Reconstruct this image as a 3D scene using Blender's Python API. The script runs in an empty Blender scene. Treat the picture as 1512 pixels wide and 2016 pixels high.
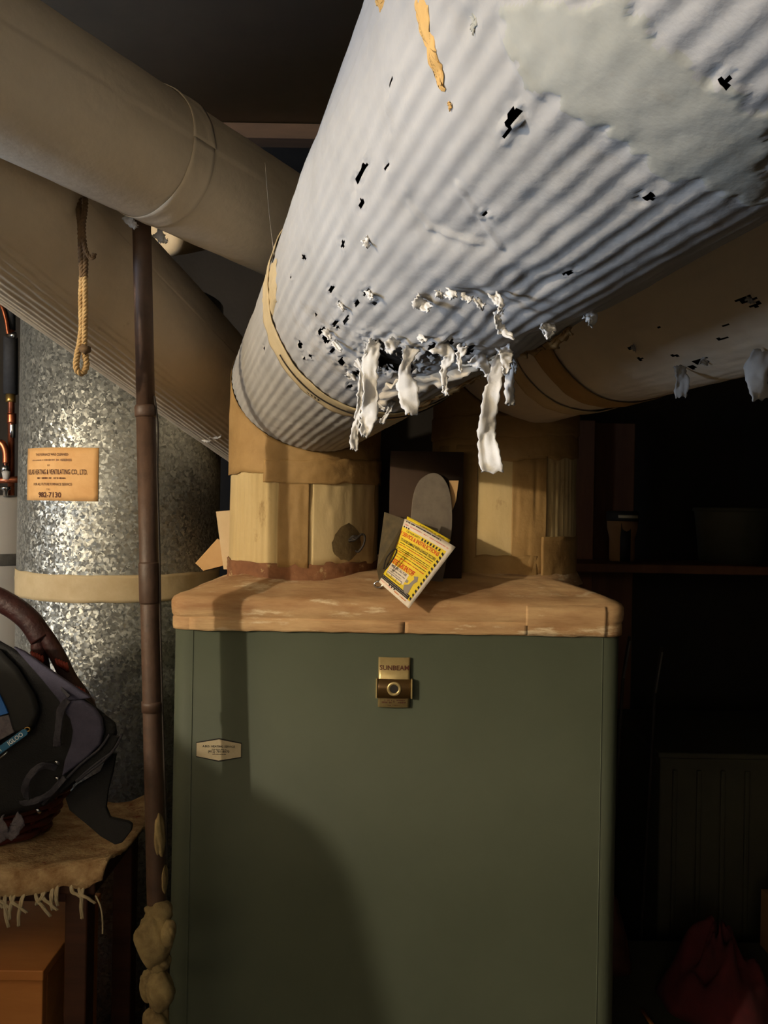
import bpy, bmesh, math, random
import numpy as np
from mathutils import Vector, Matrix

S = bpy.context.scene
COL = S.collection
PI = math.pi
R = random.Random(7)
NR = np.random.default_rng(11)

# ------------------------------------------------------------------ camera, world, lights, exposure
CAM_Z, F = 1.5, 1500.0
ROLL = math.radians(1.0)
cd = bpy.data.cameras.new('camera'); cam = bpy.data.objects.new('camera', cd); COL.objects.link(cam)
cd.sensor_fit = 'VERTICAL'; cd.sensor_height = 36.0; cd.lens = F/2016*36.0; cd.clip_start = 0.02
cam.matrix_world = Matrix.Translation((0, 0, CAM_Z)) @ Matrix.Rotation(PI/2, 4, 'X') @ Matrix.Rotation(ROLL, 4, 'Z')
S.camera = cam

w = bpy.data.worlds.new('world'); S.world = w; w.use_nodes = True
w.node_tree.nodes['Background'].inputs[0].default_value = (0.55, 0.65, 0.8, 1)
w.node_tree.nodes['Background'].inputs[1].default_value = 0.02

LAMP = Vector((-2.08, -0.66, 2.05))
ld = bpy.data.lights.new('bulb_light', 'POINT'); ld.energy = 125; ld.color = (1.0, 0.86, 0.66); ld.shadow_soft_size = 0.03
REAR = Vector((-0.45, -1.75, 1.95))
rd = bpy.data.lights.new('rear_bulb_light', 'POINT'); rd.energy = 3.5; rd.color = (1.0, 0.85, 0.66); rd.shadow_soft_size = 0.04
ro = bpy.data.objects.new('rear_bulb_light', rd); COL.objects.link(ro); ro.location = REAR
lo = bpy.data.objects.new('bulb_light', ld); COL.objects.link(lo); lo.location = LAMP

WIN = Vector((-2.27, 0.05, 1.26))
wd = bpy.data.lights.new('window_daylight', 'AREA'); wd.energy = 40; wd.color = (0.60, 0.75, 1.0)
wd.shape = 'RECTANGLE'; wd.size = 0.62; wd.size_y = 0.44
wo = bpy.data.objects.new('window_daylight', wd); COL.objects.link(wo); wo.location = WIN
wo.rotation_euler = (0, -PI/2, 0)

S.view_settings.view_transform = 'Standard'; S.view_settings.look = 'None'
S.view_settings.gamma = 1.0; S.view_settings.use_curve_mapping = False
S.view_settings.exposure = 0.36

# ------------------------------------------------------------------ helpers
def ray(px, py):
    x, y = px-756.0, py-1008.0
    c, s = math.cos(ROLL), math.sin(ROLL)
    return Vector(((x*c+y*s)/F, 1.0, -(-x*s+y*c)/F))
CAMP = Vector((0, 0, CAM_Z))
def at(px, py, Y):
    return CAMP + ray(px, py)*Y

def vnoise(u, v, seed=0):
    """smooth value noise on numpy arrays, about -1..1"""
    rg = np.random.default_rng(seed); g = rg.uniform(-1, 1, (64, 64))
    u = np.asarray(u, float); v = np.asarray(v, float)
    iu = np.floor(u).astype(int); iv = np.floor(v).astype(int)
    fu = u-iu; fv = v-iv; fu = fu*fu*(3-2*fu); fv = fv*fv*(3-2*fv)
    G = lambda a, b: g[a % 64, b % 64]
    return (G(iu, iv)*(1-fu)+G(iu+1, iv)*fu)*(1-fv)+(G(iu, iv+1)*(1-fu)+G(iu+1, iv+1)*fu)*fv

def root(name, loc, label, cat, group=None):
    o = bpy.data.objects.new(name, None); COL.objects.link(o); o.location = loc; o.empty_display_size = 0.05
    o['label'] = label; o['category'] = cat
    if group: o['group'] = group
    return o
def tag(o, label, cat, group=None):
    o['label'] = label; o['category'] = cat
    if group: o['group'] = group
    return o
def link(name, me, m, parent=None, label=None, smooth=True):
    o = bpy.data.objects.new(name, me); COL.objects.link(o)
    if m is not None: me.materials.append(m)
    if parent is not None:
        o.parent = parent
        if parent.type == 'EMPTY': o.matrix_parent_inverse = Matrix.Translation(-parent.location)
    if label: o['label'] = label
    if smooth and len(me.polygons):
        me.polygons.foreach_set('use_smooth', [True]*len(me.polygons))
    return o
def mesh(name, vs, fs, m, parent=None, label=None, smooth=True):
    me = bpy.data.meshes.new(name); me.from_pydata([tuple(v) for v in vs], [], fs); me.validate(); me.update()
    return link(name, me, m, parent, label, smooth)
def struct(o):
    o['kind'] = 'structure'; return o
def solid(o, t, off=0.0):
    md = o.modifiers.new('thick', 'SOLIDIFY'); md.thickness = t; md.offset = off; return o
def bev(o, wd_, seg=2, ang=0.6):
    md = o.modifiers.new('bevel', 'BEVEL'); md.width = wd_; md.segments = seg; md.limit_method = 'ANGLE'; md.angle_limit = ang
    wn = o.modifiers.new('wn', 'WEIGHTED_NORMAL'); wn.keep_sharp = False
    return o
def box(name, x0, x1, y0, y1, z0, z1, m, parent=None, b=0.003, mat4=None, label=None):
    vs = [Vector((x, y, z)) for z in (z0, z1) for (x, y) in ((x0, y0), (x1, y0), (x1, y1), (x0, y1))]
    if mat4: vs = [mat4 @ v for v in vs]
    fs = [(3, 2, 1, 0), (4, 5, 6, 7), (0, 1, 5, 4), (1, 2, 6, 5), (2, 3, 7, 6), (3, 0, 4, 7)]
    o = mesh(name, vs, fs, m, parent, label)
    if b: bev(o, b)
    return o
def frame(e):
    e = Vector(e).normalized()
    up = Vector((0, 0, 1)) if abs(e.z) < 0.95 else Vector((0, 1, 0))
    a = e.cross(up); a.normalize()
    if a.x < 0 and abs(e.z) < 0.95: a = -a
    b = a.cross(e) if a.cross(e).dot(up) > 0 else e.cross(a)
    return e, a, b.normalized()
def tube_geo(pts, rad, n=10, cap=True, closed=False):
    pts = [Vector(p) for p in pts]; N = len(pts)
    vs = []; fs = []; prev = None
    for i, p in enumerate(pts):
        if closed: t = pts[(i+1) % N]-pts[i-1]
        else: t = pts[min(i+1, N-1)]-pts[max(i-1, 0)]
        t.normalize()
        if prev is None:
            u = t.orthogonal().normalized()
        else:
            u = (prev-t*prev.dot(t)).normalized()
        prev = u; v = t.cross(u)
        r = rad(i/(N-1 if N > 1 else 1)) if callable(rad) else rad
        for k in range(n):
            a = 2*PI*k/n; vs.append(p+u*(r*math.cos(a))+v*(r*math.sin(a)))
    M_ = N if closed else N-1
    for i in range(M_):
        for k in range(n):
            j = (i+1) % N
            fs.append((i*n+k, i*n+(k+1) % n, j*n+(k+1) % n, j*n+k))
    if cap and not closed:
        fs.append(tuple(range(n-1, -1, -1))); fs.append(tuple(range((N-1)*n, N*n)))
    return vs, fs
def tube(name, pts, rad, m, parent=None, n=10, label=None, closed=False):
    vs, fs = tube_geo(pts, rad, n, True, closed)
    return mesh(name, vs, fs, m, parent, label)
def merge(geos):
    V = []; Fc = []
    for vs, fs in geos:
        o = len(V); V += list(vs); Fc += [tuple(i+o for i in f) for f in fs]
    return V, Fc
def spline(pts, n=8):
    pts = [Vector(p) for p in pts]; out = []
    for i in range(len(pts)-1):
        p0 = pts[max(i-1, 0)]; p1 = pts[i]; p2 = pts[i+1]; p3 = pts[min(i+2, len(pts)-1)]
        for k in range(n):
            t = k/n
            out.append(0.5*((2*p1)+(p2-p0)*t+(2*p0-5*p1+4*p2-p3)*t*t+(3*p1-p0-3*p2+p3)*t**3))
    out.append(pts[-1]); return out
def lathe(name, prof, c, m, parent=None, n=48, label=None, wob=0.0, seed=0):
    vs = []; fs = []; L = len(prof)
    for (r, z) in prof:
        for k in range(n):
            a = 2*PI*k/n
            rr = r*(1+wob*float(vnoise(k*0.35, z*30, seed)))
            vs.append(Vector((c[0]+rr*math.cos(a), c[1]+rr*math.sin(a), z)))
    for i in range(L-1):
        for k in range(n):
            fs.append((i*n+k, i*n+(k+1) % n, (i+1)*n+(k+1) % n, (i+1)*n+k))
    if prof[0][0] > 1e-5: fs.append(tuple(range(n-1, -1, -1)))
    if prof[-1][0] > 1e-5: fs.append(tuple(range((L-1)*n, L*n)))
    return mesh(name, vs, fs, m, parent, label)
def prism(name, poly, fmap, h, m, parent=None, b=0.0, label=None, smooth=True):
    """poly: 2D outline (u,v); fmap(u,v,w) -> world; extruded w 0..h"""
    n = len(poly)
    vs = [fmap(u, v, 0) for u, v in poly]+[fmap(u, v, h) for u, v in poly]
    fs = [tuple(range(n-1, -1, -1)), tuple(range(n, 2*n))]+[(i, (i+1) % n, n+(i+1) % n, n+i) for i in range(n)]
    o = mesh(name, vs, fs, m, parent, label, smooth)
    bm = bmesh.new(); bm.from_mesh(o.data); bmesh.ops.recalc_face_normals(bm, faces=bm.faces); bm.to_mesh(o.data); bm.free()
    if b: bev(o, b)
    elif smooth: o.data.polygons.foreach_set('use_smooth', [False]*len(o.data.polygons))
    return o
def text_geo(s, size, cx, cy, sx=1.0, bold=0.0, align='CENTER', shear=0.0):
    cu = bpy.data.curves.new('lettering', 'FONT'); cu.body = s; cu.size = size; cu.align_x = align; cu.align_y = 'CENTER'
    cu.offset = bold; cu.resolution_u = 2; cu.shear = shear
    o = bpy.data.objects.new('lettering', cu); COL.objects.link(o)
    dg = bpy.context.evaluated_depsgraph_get(); dg.update()
    me = bpy.data.meshes.new_from_object(o.evaluated_get(dg))
    vs = [(v.co.x*sx+cx, v.co.y+cy) for v in me.vertices]; fs = [tuple(p.vertices) for p in me.polygons]
    bpy.data.objects.remove(o); bpy.data.curves.remove(cu); bpy.data.meshes.remove(me)
    return vs, fs
def scribble(x0, x1, y, h, rg, dens=1.0):
    """a line of unreadably small print: little bars"""
    vs = []; fs = []; x = x0
    while x < x1:
        wv = h*rg.uniform(0.5, 1.0)
        if rg.random() > 0.16:
            hh = h*rg.uniform(0.6, 1.0); o = len(vs)
            vs += [(x, y-hh/2), (x+wv*0.7, y-hh/2), (x+wv*0.7, y+hh/2), (x, y+hh/2)]; fs.append((o, o+1, o+2, o+3))
        x += wv/dens
    return vs, fs
def rect2(x0, x1, y0, y1):
    return [(x0, y0), (x1, y0), (x1, y1), (x0, y1)], [(0, 1, 2, 3)]
def print2(name, geos, fmap, hgt, m, parent, label=None):
    vs, fs = merge(geos)
    return mesh(name, [fmap(u, v, hgt) for u, v in vs], fs, m, parent, label, smooth=False)

# ------------------------------------------------------------------ materials
def hexc(r, g, b):
    f = lambda c: (c/255/12.92) if c/255 <= 0.04045 else ((c/255+0.055)/1.055)**2.4
    return (f(r), f(g), f(b), 1)
MATS = {}
def mat(name, c1, c2=None, scale=6.0, rough=0.85, metal=0.0, bump=0.0, bscale=60.0, c3=None, s3=2.0, t3=(0.58, 0.7), stretch=(1, 1, 1), emit=None, spec=0.5, detail=6.0):
    m = bpy.data.materials.new(name); m.use_nodes = True
    nt = m.node_tree; N = nt.nodes; L = nt.links
    bs = N['Principled BSDF']; bs.inputs['Roughness'].default_value = rough; bs.inputs['Metallic'].default_value = metal
    bs.inputs['Specular IOR Level'].default_value = spec
    tc = N.new('ShaderNodeTexCoord'); mp = N.new('ShaderNodeMapping'); mp.inputs['Scale'].default_value = stretch
    L.new(tc.outputs['Object'], mp.inputs['Vector'])
    col = None
    if c2 is None:
        bs.inputs['Base Color'].default_value = c1
    else:
        n1 = N.new('ShaderNodeTexNoise'); n1.inputs['Scale'].default_value = scale; n1.inputs['Detail'].default_value = detail
        n1.inputs['Roughness'].default_value = 0.65
        L.new(mp.outputs[0], n1.inputs['Vector'])
        cr = N.new('ShaderNodeValToRGB'); cr.color_ramp.elements[0].position = 0.36; cr.color_ramp.elements[1].position = 0.64
        cr.color_ramp.elements[0].color = c1; cr.color_ramp.elements[1].color = c2
        L.new(n1.outputs['Fac'], cr.inputs[0]); col = cr.outputs[0]
        if c3 is not None:
            n2 = N.new('ShaderNodeTexNoise'); n2.inputs['Scale'].default_value = s3; n2.inputs['Detail'].default_value = 8
            n2.inputs['Roughness'].default_value = 0.7
            L.new(mp.outputs[0], n2.inputs['Vector'])
            c3r = N.new('ShaderNodeValToRGB'); c3r.color_ramp.elements[0].position = t3[0]; c3r.color_ramp.elements[1].position = t3[1]
            L.new(n2.outputs['Fac'], c3r.inputs[0])
            mx = N.new('ShaderNodeMix'); mx.data_type = 'RGBA'
            L.new(c3r.outputs[0], mx.inputs[0]); L.new(col, mx.inputs[6]); mx.inputs[7].default_value = c3
            col = mx.outputs[2]
        L.new(col, bs.inputs['Base Color'])
    if bump:
        nb = N.new('ShaderNodeTexNoise'); nb.inputs['Scale'].default_value = bscale; nb.inputs['Detail'].default_value = 5
        L.new(mp.outputs[0], nb.inputs['Vector'])
        bp = N.new('ShaderNodeBump'); bp.inputs['Strength'].default_value = bump; bp.inputs['Distance'].default_value = 0.004
        L.new(nb.outputs['Fac'], bp.inputs['Height']); L.new(bp.outputs[0], bs.inputs['Normal'])
    if emit:
        bs.inputs['Emission Color'].default_value = emit[0]; bs.inputs['Emission Strength'].default_value = emit[1]
    MATS[name] = m; return m

m_paper = mat('white_insulation_paper', hexc(171, 168, 163), hexc(157, 154, 148), 9, 0.93, bump=0.25, bscale=90, c3=hexc(150, 140, 122), s3=5, t3=(0.62, 0.74))
m_flap = mat('torn_white_paper', hexc(214, 211, 206), hexc(200, 197, 190), 20, 0.93, bump=0.25, bscale=90)
m_paper_old = mat('grey_insulation_paper', hexc(214, 200, 176), hexc(202, 188, 164), 5, 0.93, bump=0.2, bscale=70, c3=hexc(160, 142, 114), s3=7, t3=(0.66, 0.8))
m_skim = mat('skim_coat_plaster', hexc(166, 164, 152), hexc(150, 148, 135), 14, 0.9, bump=0.35, bscale=45, c3=hexc(142, 134, 114), s3=9, t3=(0.55, 0.7))
m_riser = mat('yellowed_riser_wrap', hexc(206, 184, 136), hexc(188, 164, 114), 8, 0.9, bump=0.3, bscale=60, c3=hexc(138, 106, 62), s3=14, t3=(0.60, 0.72), stretch=(1, 1, 0.5))
m_tape = mat('tan_cloth_tape', hexc(170, 136, 84), hexc(150, 117, 68), 12, 0.75, bump=0.3, bscale=80, c3=hexc(120, 88, 46), s3=8, t3=(0.6, 0.75))
m_tape_pale = mat('pale_tape', hexc(198, 178, 138), hexc(182, 160, 118), 12, 0.7, bump=0.2, bscale=60)
m_redband = mat('red_brown_band', hexc(142, 96, 62), hexc(110, 70, 42), 20, 0.85, bump=0.4, bscale=90, c3=hexc(196, 170, 120), s3=28, t3=(0.6, 0.68))
m_stain = mat('brown_stain', hexc(124, 104, 66), hexc(98, 80, 48), 20, 0.85, bump=0.3, bscale=90)
m_bonnet = mat('bonnet_plaster', hexc(206, 172, 126), hexc(160, 118, 78), 10, 0.8, bump=0.6, bscale=45, c3=hexc(222, 202, 166), s3=16, t3=(0.56, 0.64), stretch=(0.45, 1, 2.4))
m_green = mat('green_enamel', hexc(81, 88, 72), hexc(76, 83, 67), 4, 0.68, bump=0.04, bscale=130, c3=hexc(98, 84, 62), s3=4.5, t3=(0.68, 0.85))
m_dark = mat('old_dark_metal', hexc(52, 44, 36), hexc(38, 32, 27), 12, 0.7, metal=0.2)
m_gaspipe = mat('brown_painted_pipe', hexc(88, 66, 52), hexc(68, 50, 39), 14, 0.55, bump=0.3, bscale=60, c3=hexc(46, 34, 27), s3=10, t3=(0.55, 0.75))
m_fit = mat('plaster_caked_fitting', hexc(164, 144, 98), hexc(116, 96, 62), 24, 0.9, bump=0.6, bscale=70, c3=hexc(90, 66, 44), s3=20, t3=(0.6, 0.72))
m_rope = mat('sisal_rope', hexc(200, 170, 120), hexc(170, 138, 92), 60, 0.95)
m_ropedark = mat('dirty_shaded_rope', hexc(120, 96, 68), hexc(92, 72, 50), 60, 0.95)  # darker rope; shade on the upper lengths is put into the colour
m_copper = mat('copper', hexc(190, 112, 78), hexc(150, 84, 56), 30, 0.35, metal=0.9)
m_brass = mat('brass', hexc(196, 160, 92), hexc(150, 116, 62), 30, 0.35, metal=0.9)
m_chrome = mat('chrome', hexc(205, 205, 205), None, rough=0.22, metal=1.0)
m_foam = mat('black_pipe_foam', hexc(46, 46, 48), hexc(36, 36, 38), 60, 0.8)
m_tank = mat('grey_tank_enamel', hexc(186, 180, 170), hexc(176, 170, 160), 4, 0.5)
m_strap = mat('tank_strap', hexc(110, 106, 100), hexc(92, 88, 82), 30, 0.5, metal=0.3)
m_card = mat('orange_card', hexc(226, 176, 112), hexc(214, 160, 96), 20, 0.8)
m_ink = mat('brown_ink', hexc(84, 44, 26), None, rough=0.8)
m_inkf = mat('faded_pencil', hexc(160, 118, 78), None, rough=0.8)
m_black = mat('black_ink', hexc(26, 22, 18), None, rough=0.7)
m_red = mat('red_ink', hexc(214, 70, 26), None, rough=0.7)
m_orange = mat('orange_ink', hexc(222, 120, 30), None, rough=0.7)
m_pinkink = mat('pink_ink', hexc(232, 150, 140), None, rough=0.7)
m_yellow = mat('yellow_tag_paper', hexc(244, 216, 44), hexc(236, 206, 40), 30, 0.6)
m_white = mat('white_tag_paper', hexc(236, 224, 206), hexc(226, 212, 192), 30, 0.6)
m_graypr = mat('grey_print', hexc(150, 140, 128), None, rough=0.7)
m_gold = mat('champagne_badge', hexc(196, 176, 124), hexc(186, 164, 112), 80, 0.35, metal=0.55)
m_bronze = mat('bronze_badge', hexc(92, 70, 36), hexc(80, 58, 28), 60, 0.4, metal=0.5, stretch=(1, 1, 12))
m_sticker = mat('silver_sticker', hexc(206, 192, 160), hexc(192, 176, 142), 60, 0.45, metal=0.2)
m_cardb = mat('cardboard', hexc(150, 112, 72), hexc(134, 98, 62), 8, 0.9, stretch=(1, 1, 0.3))
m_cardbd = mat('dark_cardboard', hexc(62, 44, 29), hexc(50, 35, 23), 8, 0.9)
m_manila = mat('manila_paper', hexc(206, 168, 116), hexc(194, 154, 102), 14, 0.85)
m_pale = mat('cream_paper', hexc(220, 196, 156), hexc(208, 182, 140), 14, 0.85)
m_slate = mat('grey_arch_metal', hexc(128, 118, 104), hexc(112, 102, 90), 40, 0.6, metal=0.3, c3=hexc(170, 160, 146), s3=60, t3=(0.66, 0.72))
m_navy = mat('navy_nylon', hexc(30, 32, 46), hexc(24, 26, 38), 60, 0.7, bump=0.3, bscale=400)
m_blacknylon = mat('black_nylon', hexc(13, 13, 16), hexc(9, 9, 11), 60, 0.75, bump=0.3, bscale=400)
m_slatefab = mat('slate_fabric', hexc(74, 72, 92), hexc(64, 62, 82), 60, 0.8, bump=0.3, bscale=400)
m_greyfab = mat('grey_mesh_fabric', hexc(112, 104, 108), hexc(92, 86, 92), 120, 0.85, bump=0.5, bscale=500)
m_webbing = mat('grey_webbing', hexc(60, 58, 66), hexc(50, 48, 56), 120, 0.7, bump=0.4, bscale=300)
m_blue = mat('blue_patch', hexc(46, 110, 190), hexc(40, 100, 178), 60, 0.6)
m_bluetag = mat('blue_rubber_tag', hexc(44, 104, 140), None, rough=0.5)
m_whiteink = mat('white_ink', hexc(230, 235, 235), None, rough=0.6)
m_wicker = mat('red_brown_wicker', hexc(98, 36, 24), hexc(66, 22, 16), 40, 0.45, bump=0.4, bscale=120, spec=0.6)
m_wickdark = mat('dark_wicker_handle', hexc(62, 26, 22), hexc(44, 18, 16), 40, 0.55, bump=0.4, bscale=120)
m_rug = mat('woven_rug_wool', hexc(206, 176, 130), hexc(150, 112, 70), 26, 0.97, bump=0.9, bscale=140, c3=hexc(132, 66, 44), s3=14, t3=(0.6, 0.68), stretch=(1, 1.6, 1))
m_fringe = mat('cream_fringe', hexc(206, 190, 156), hexc(184, 166, 130), 60, 0.95)
m_table = mat('dark_table_wood', hexc(84, 50, 32), hexc(66, 38, 24), 10, 0.5, stretch=(0.3, 2, 4))
m_boxwood = mat('orange_wood', hexc(222, 150, 80), hexc(206, 132, 66), 9, 0.6, stretch=(0.3, 2, 2))
m_concrete = mat('concrete_floor', hexc(74, 69, 62), hexc(60, 56, 50), 3, 0.9, bump=0.2)
m_wall = mat('painted_block_wall', hexc(206, 196, 176), hexc(192, 182, 160), 3, 0.9, bump=0.2)
m_wallw = mat('whitewashed_wall', hexc(232, 226, 212), hexc(222, 214, 198), 3, 0.9, bump=0.2)
m_bouncecut = mat('dark_bounce_panel', hexc(56, 44, 34), hexc(44, 34, 26), 7, .7, stretch=(3, 3, .4))
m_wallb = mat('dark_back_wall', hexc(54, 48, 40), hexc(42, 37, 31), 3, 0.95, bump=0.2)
m_ceil = mat('ceiling_board', hexc(126, 116, 98), hexc(110, 100, 84), 2.5, 0.95, bump=0.1)
m_joist = mat('joist_wood', hexc(84, 64, 48), hexc(66, 50, 38), 8, 0.9, stretch=(0.4, 3, 3))
m_panel = mat('panel_wood', hexc(110, 70, 40), hexc(86, 52, 30), 7, 0.7, stretch=(3, 3, 0.4))
m_redcloth = mat('dark_red_cloth', hexc(82, 18, 22), hexc(60, 12, 16), 12, 0.95)
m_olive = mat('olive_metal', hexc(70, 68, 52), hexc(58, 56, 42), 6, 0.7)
m_ochre = mat('ochre_drip', hexc(206, 164, 96), hexc(190, 146, 78), 30, 0.8)
m_winframe = mat('window_paint', hexc(210, 205, 195), None, rough=0.6)
m_web = mat('cobweb', hexc(190, 180, 165), None, rough=0.8)

def galvanised():
    m = bpy.data.materials.new('galvanised_spangle'); m.use_nodes = True
    nt = m.node_tree; N = nt.nodes; L = nt.links; bs = N['Principled BSDF']
    bs.inputs['Metallic'].default_value = 0.75; bs.inputs['Roughness'].default_value = 0.46
    tc = N.new('ShaderNodeTexCoord')
    nz = N.new('ShaderNodeTexNoise'); nz.inputs['Scale'].default_value = 120; nz.inputs['Detail'].default_value = 3
    mxv = N.new('ShaderNodeVectorMath'); mxv.operation = 'MULTIPLY_ADD'; mxv.inputs[1].default_value = (0.016, 0.016, 0.016)
    L.new(tc.outputs['Object'], nz.inputs['Vector']); L.new(nz.outputs['Color'], mxv.inputs[0]); L.new(tc.outputs['Object'], mxv.inputs[2])
    vo = N.new('ShaderNodeTexVoronoi'); vo.inputs['Scale'].default_value = 175; L.new(mxv.outputs[0], vo.inputs['Vector'])
    sub = N.new('ShaderNodeVectorMath'); sub.operation = 'SUBTRACT'; sub.inputs[1].default_value = (0.5, 0.5, 0.5)
    L.new(vo.outputs['Color'], sub.inputs[0])
    sc = N.new('ShaderNodeVectorMath'); sc.operation = 'SCALE'; sc.inputs['Scale'].default_value = 0.5; L.new(sub.outputs[0], sc.inputs[0])
    ge = N.new('ShaderNodeNewGeometry'); ad = N.new('ShaderNodeVectorMath'); ad.operation = 'ADD'
    L.new(ge.outputs['Normal'], ad.inputs[0]); L.new(sc.outputs[0], ad.inputs[1])
    nm = N.new('ShaderNodeVectorMath'); nm.operation = 'NORMALIZE'; L.new(ad.outputs[0], nm.inputs[0]); L.new(nm.outputs[0], bs.inputs['Normal'])
    cr = N.new('ShaderNodeValToRGB'); cr.color_ramp.elements[0].color = hexc(120, 120, 112); cr.color_ramp.elements[1].color = hexc(190, 190, 180)
    sx = N.new('ShaderNodeSeparateColor'); L.new(vo.outputs['Color'], sx.inputs[0]); L.new(sx.outputs[0], cr.inputs[0]); L.new(cr.outputs[0], bs.inputs['Base Color'])
    return m
m_galv = galvanised()

# ------------------------------------------------------------------ room shell
RX0, RX1, RY0, RY1, RZ = -2.3, 2.1, -1.95, 2.75, 2.36
def plane(name, p, m):
    return struct(mesh(name, p, [(0, 1, 2, 3)], m, smooth=False))
struct(box('floor', RX0-.1, RX1+.1, RY0-.1, RY1+.1, -0.1, 0.0, m_concrete, b=0))
struct(box('ceiling', RX0-.1, RX1+.1, RY0-.1, 1.74, RZ, RZ+0.1, m_ceil, b=0))
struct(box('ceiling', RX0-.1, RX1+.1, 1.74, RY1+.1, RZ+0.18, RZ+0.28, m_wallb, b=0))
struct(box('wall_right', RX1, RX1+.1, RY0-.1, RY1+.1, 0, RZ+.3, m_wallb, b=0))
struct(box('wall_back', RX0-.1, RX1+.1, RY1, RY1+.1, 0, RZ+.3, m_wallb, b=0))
struct(box('wall_front', RX0-.1, RX1+.1, RY0-.1, RY0, 0, RZ+.3, m_wallw, b=0))
# left wall with a window opening
wy0, wy1, wz0, wz1 = WIN.y-0.33, WIN.y+0.33, WIN.z-0.24, WIN.z+0.24
wl = struct(mesh('wall_left', *merge([
    ([(RX0-.1, RY0, 0), (RX0, RY0, 0), (RX0, RY1, 0), (RX0-.1, RY1, 0), (RX0-.1, RY0, wz0), (RX0, RY0, wz0), (RX0, RY1, wz0), (RX0-.1, RY1, wz0)], [(3, 2, 1, 0), (4, 5, 6, 7), (0, 1, 5, 4), (1, 2, 6, 5), (2, 3, 7, 6), (3, 0, 4, 7)]),
    ([(RX0-.1, RY0, wz1), (RX0, RY0, wz1), (RX0, RY1, wz1), (RX0-.1, RY1, wz1), (RX0-.1, RY0, 2.64), (RX0, RY0, 2.64), (RX0, RY1, 2.64), (RX0-.1, RY1, 2.64)], [(3, 2, 1, 0), (4, 5, 6, 7), (0, 1, 5, 4), (1, 2, 6, 5), (2, 3, 7, 6), (3, 0, 4, 7)]),
    ([(RX0-.1, RY0, wz0), (RX0, RY0, wz0), (RX0, wy0, wz0), (RX0-.1, wy0, wz0), (RX0-.1, RY0, wz1), (RX0, RY0, wz1), (RX0, wy0, wz1), (RX0-.1, wy0, wz1)], [(3, 2, 1, 0), (4, 5, 6, 7), (0, 1, 5, 4), (1, 2, 6, 5), (2, 3, 7, 6), (3, 0, 4, 7)]),
    ([(RX0-.1, wy1, wz0), (RX0, wy1, wz0), (RX0, RY1, wz0), (RX0-.1, RY1, wz0), (RX0-.1, wy1, wz1), (RX0, wy1, wz1), (RX0, RY1, wz1), (RX0-.1, RY1, wz1)], [(3, 2, 1, 0), (4, 5, 6, 7), (0, 1, 5, 4), (1, 2, 6, 5), (2, 3, 7, 6), (3, 0, 4, 7)]),
    ]), m_wall, smooth=False))
wf = struct(box('window_1', RX0-.09, RX0-.04, wy0, wy0+.03, wz0, wz1, m_winframe, b=0))
for (a, b_, c, d_) in ((wy1-.03, wy1, wz0, wz1), (wy0, wy1, wz0, wz0+.03), (wy0, wy1, wz1-.03, wz1)):
    box('window_frame', RX0-.09, RX0-.04, a, b_, c, d_, m_winframe, wf, b=0)
struct(box('bounce_panel_front', RX0, RX1, RY0, RY0+.03, 0, 1.25, m_bouncecut, b=0.004))  # unseen dark panel added to cut bounce off the lower front wall
struct(box('bounce_panel_left', RX0, RX0+.03, RY0+.03, RY1-.02, 0, .98, m_bouncecut, b=0.004))  # likewise added low on the left wall to soak up bounce
# joist edge where the ceiling boards stop
tr = struct(box('trim_1', RX0, RX1, 1.69, 1.735, RZ-0.035, RZ-0.001, m_joist, b=0.002))

# ------------------------------------------------------------------ furnace cabinet
FX0, FX1, FY0, FY1, FZ = -0.332, 0.381, 1.2, 1.98, 1.309
furn = root('furnace', ((FX0+FX1)/2, (FY0+FY1)/2, 0), 'green enamelled gravity furnace with plaster covered bonnet', 'furnace')
def rrect(x0, x1, y0, y1, r, nc=8, ne=60):
    pts = []
    cs = [(x1-r, y0+r, -PI/2), (x1-r, y1-r, 0), (x0+r, y1-r, PI/2), (x0+r, y0+r, PI)]
    for i, (cx, cy, a0) in enumerate(cs):
        arc = [(cx+r*math.cos(a0+PI/2*k/nc), cy+r*math.sin(a0+PI/2*k/nc)) for k in range(nc+1)]
        pts += arc
        nx = cs[(i+1) % 4]; q = (nx[0]+r*math.cos(nx[2]), nx[1]+r*math.sin(nx[2])); p = arc[-1]
        for k in range(1, ne):
            t = k/ne; pts.append((p[0]+(q[0]-p[0])*t, p[1]+(q[1]-p[1])*t))
    return pts
def loft(name, rings, m, parent, disp=None):
    n = len(rings[0]); vs = [v for rg in rings for v in rg]; fs = []
    for i in range(len(rings)-1):
        for k in range(n):
            fs.append((i*n+k, i*n+(k+1) % n, (i+1)*n+(k+1) % n, (i+1)*n+k))
    fs.append(tuple(range((len(rings)-1)*n, len(rings)*n))); fs.append(tuple(range(n-1, -1, -1)))
    return mesh(name, vs, fs, m, parent)
base = rrect(FX0, FX1, FY0, FY1, 0.03, 8, 2)
cab = loft('cabinet', [[Vector((x, y, z)) for x, y in base] for z in (0.03, 0.4, 0.9, FZ+0.006)], m_green, furn)
cab.data.polygons.foreach_set('use_smooth', [len(p.vertices) == 4 for p in cab.data.polygons])
box('plinth', FX0+.02, FX1-.02, FY0+.02, FY1-.02, 0, 0.035, m_dark, furn, b=0)
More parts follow.
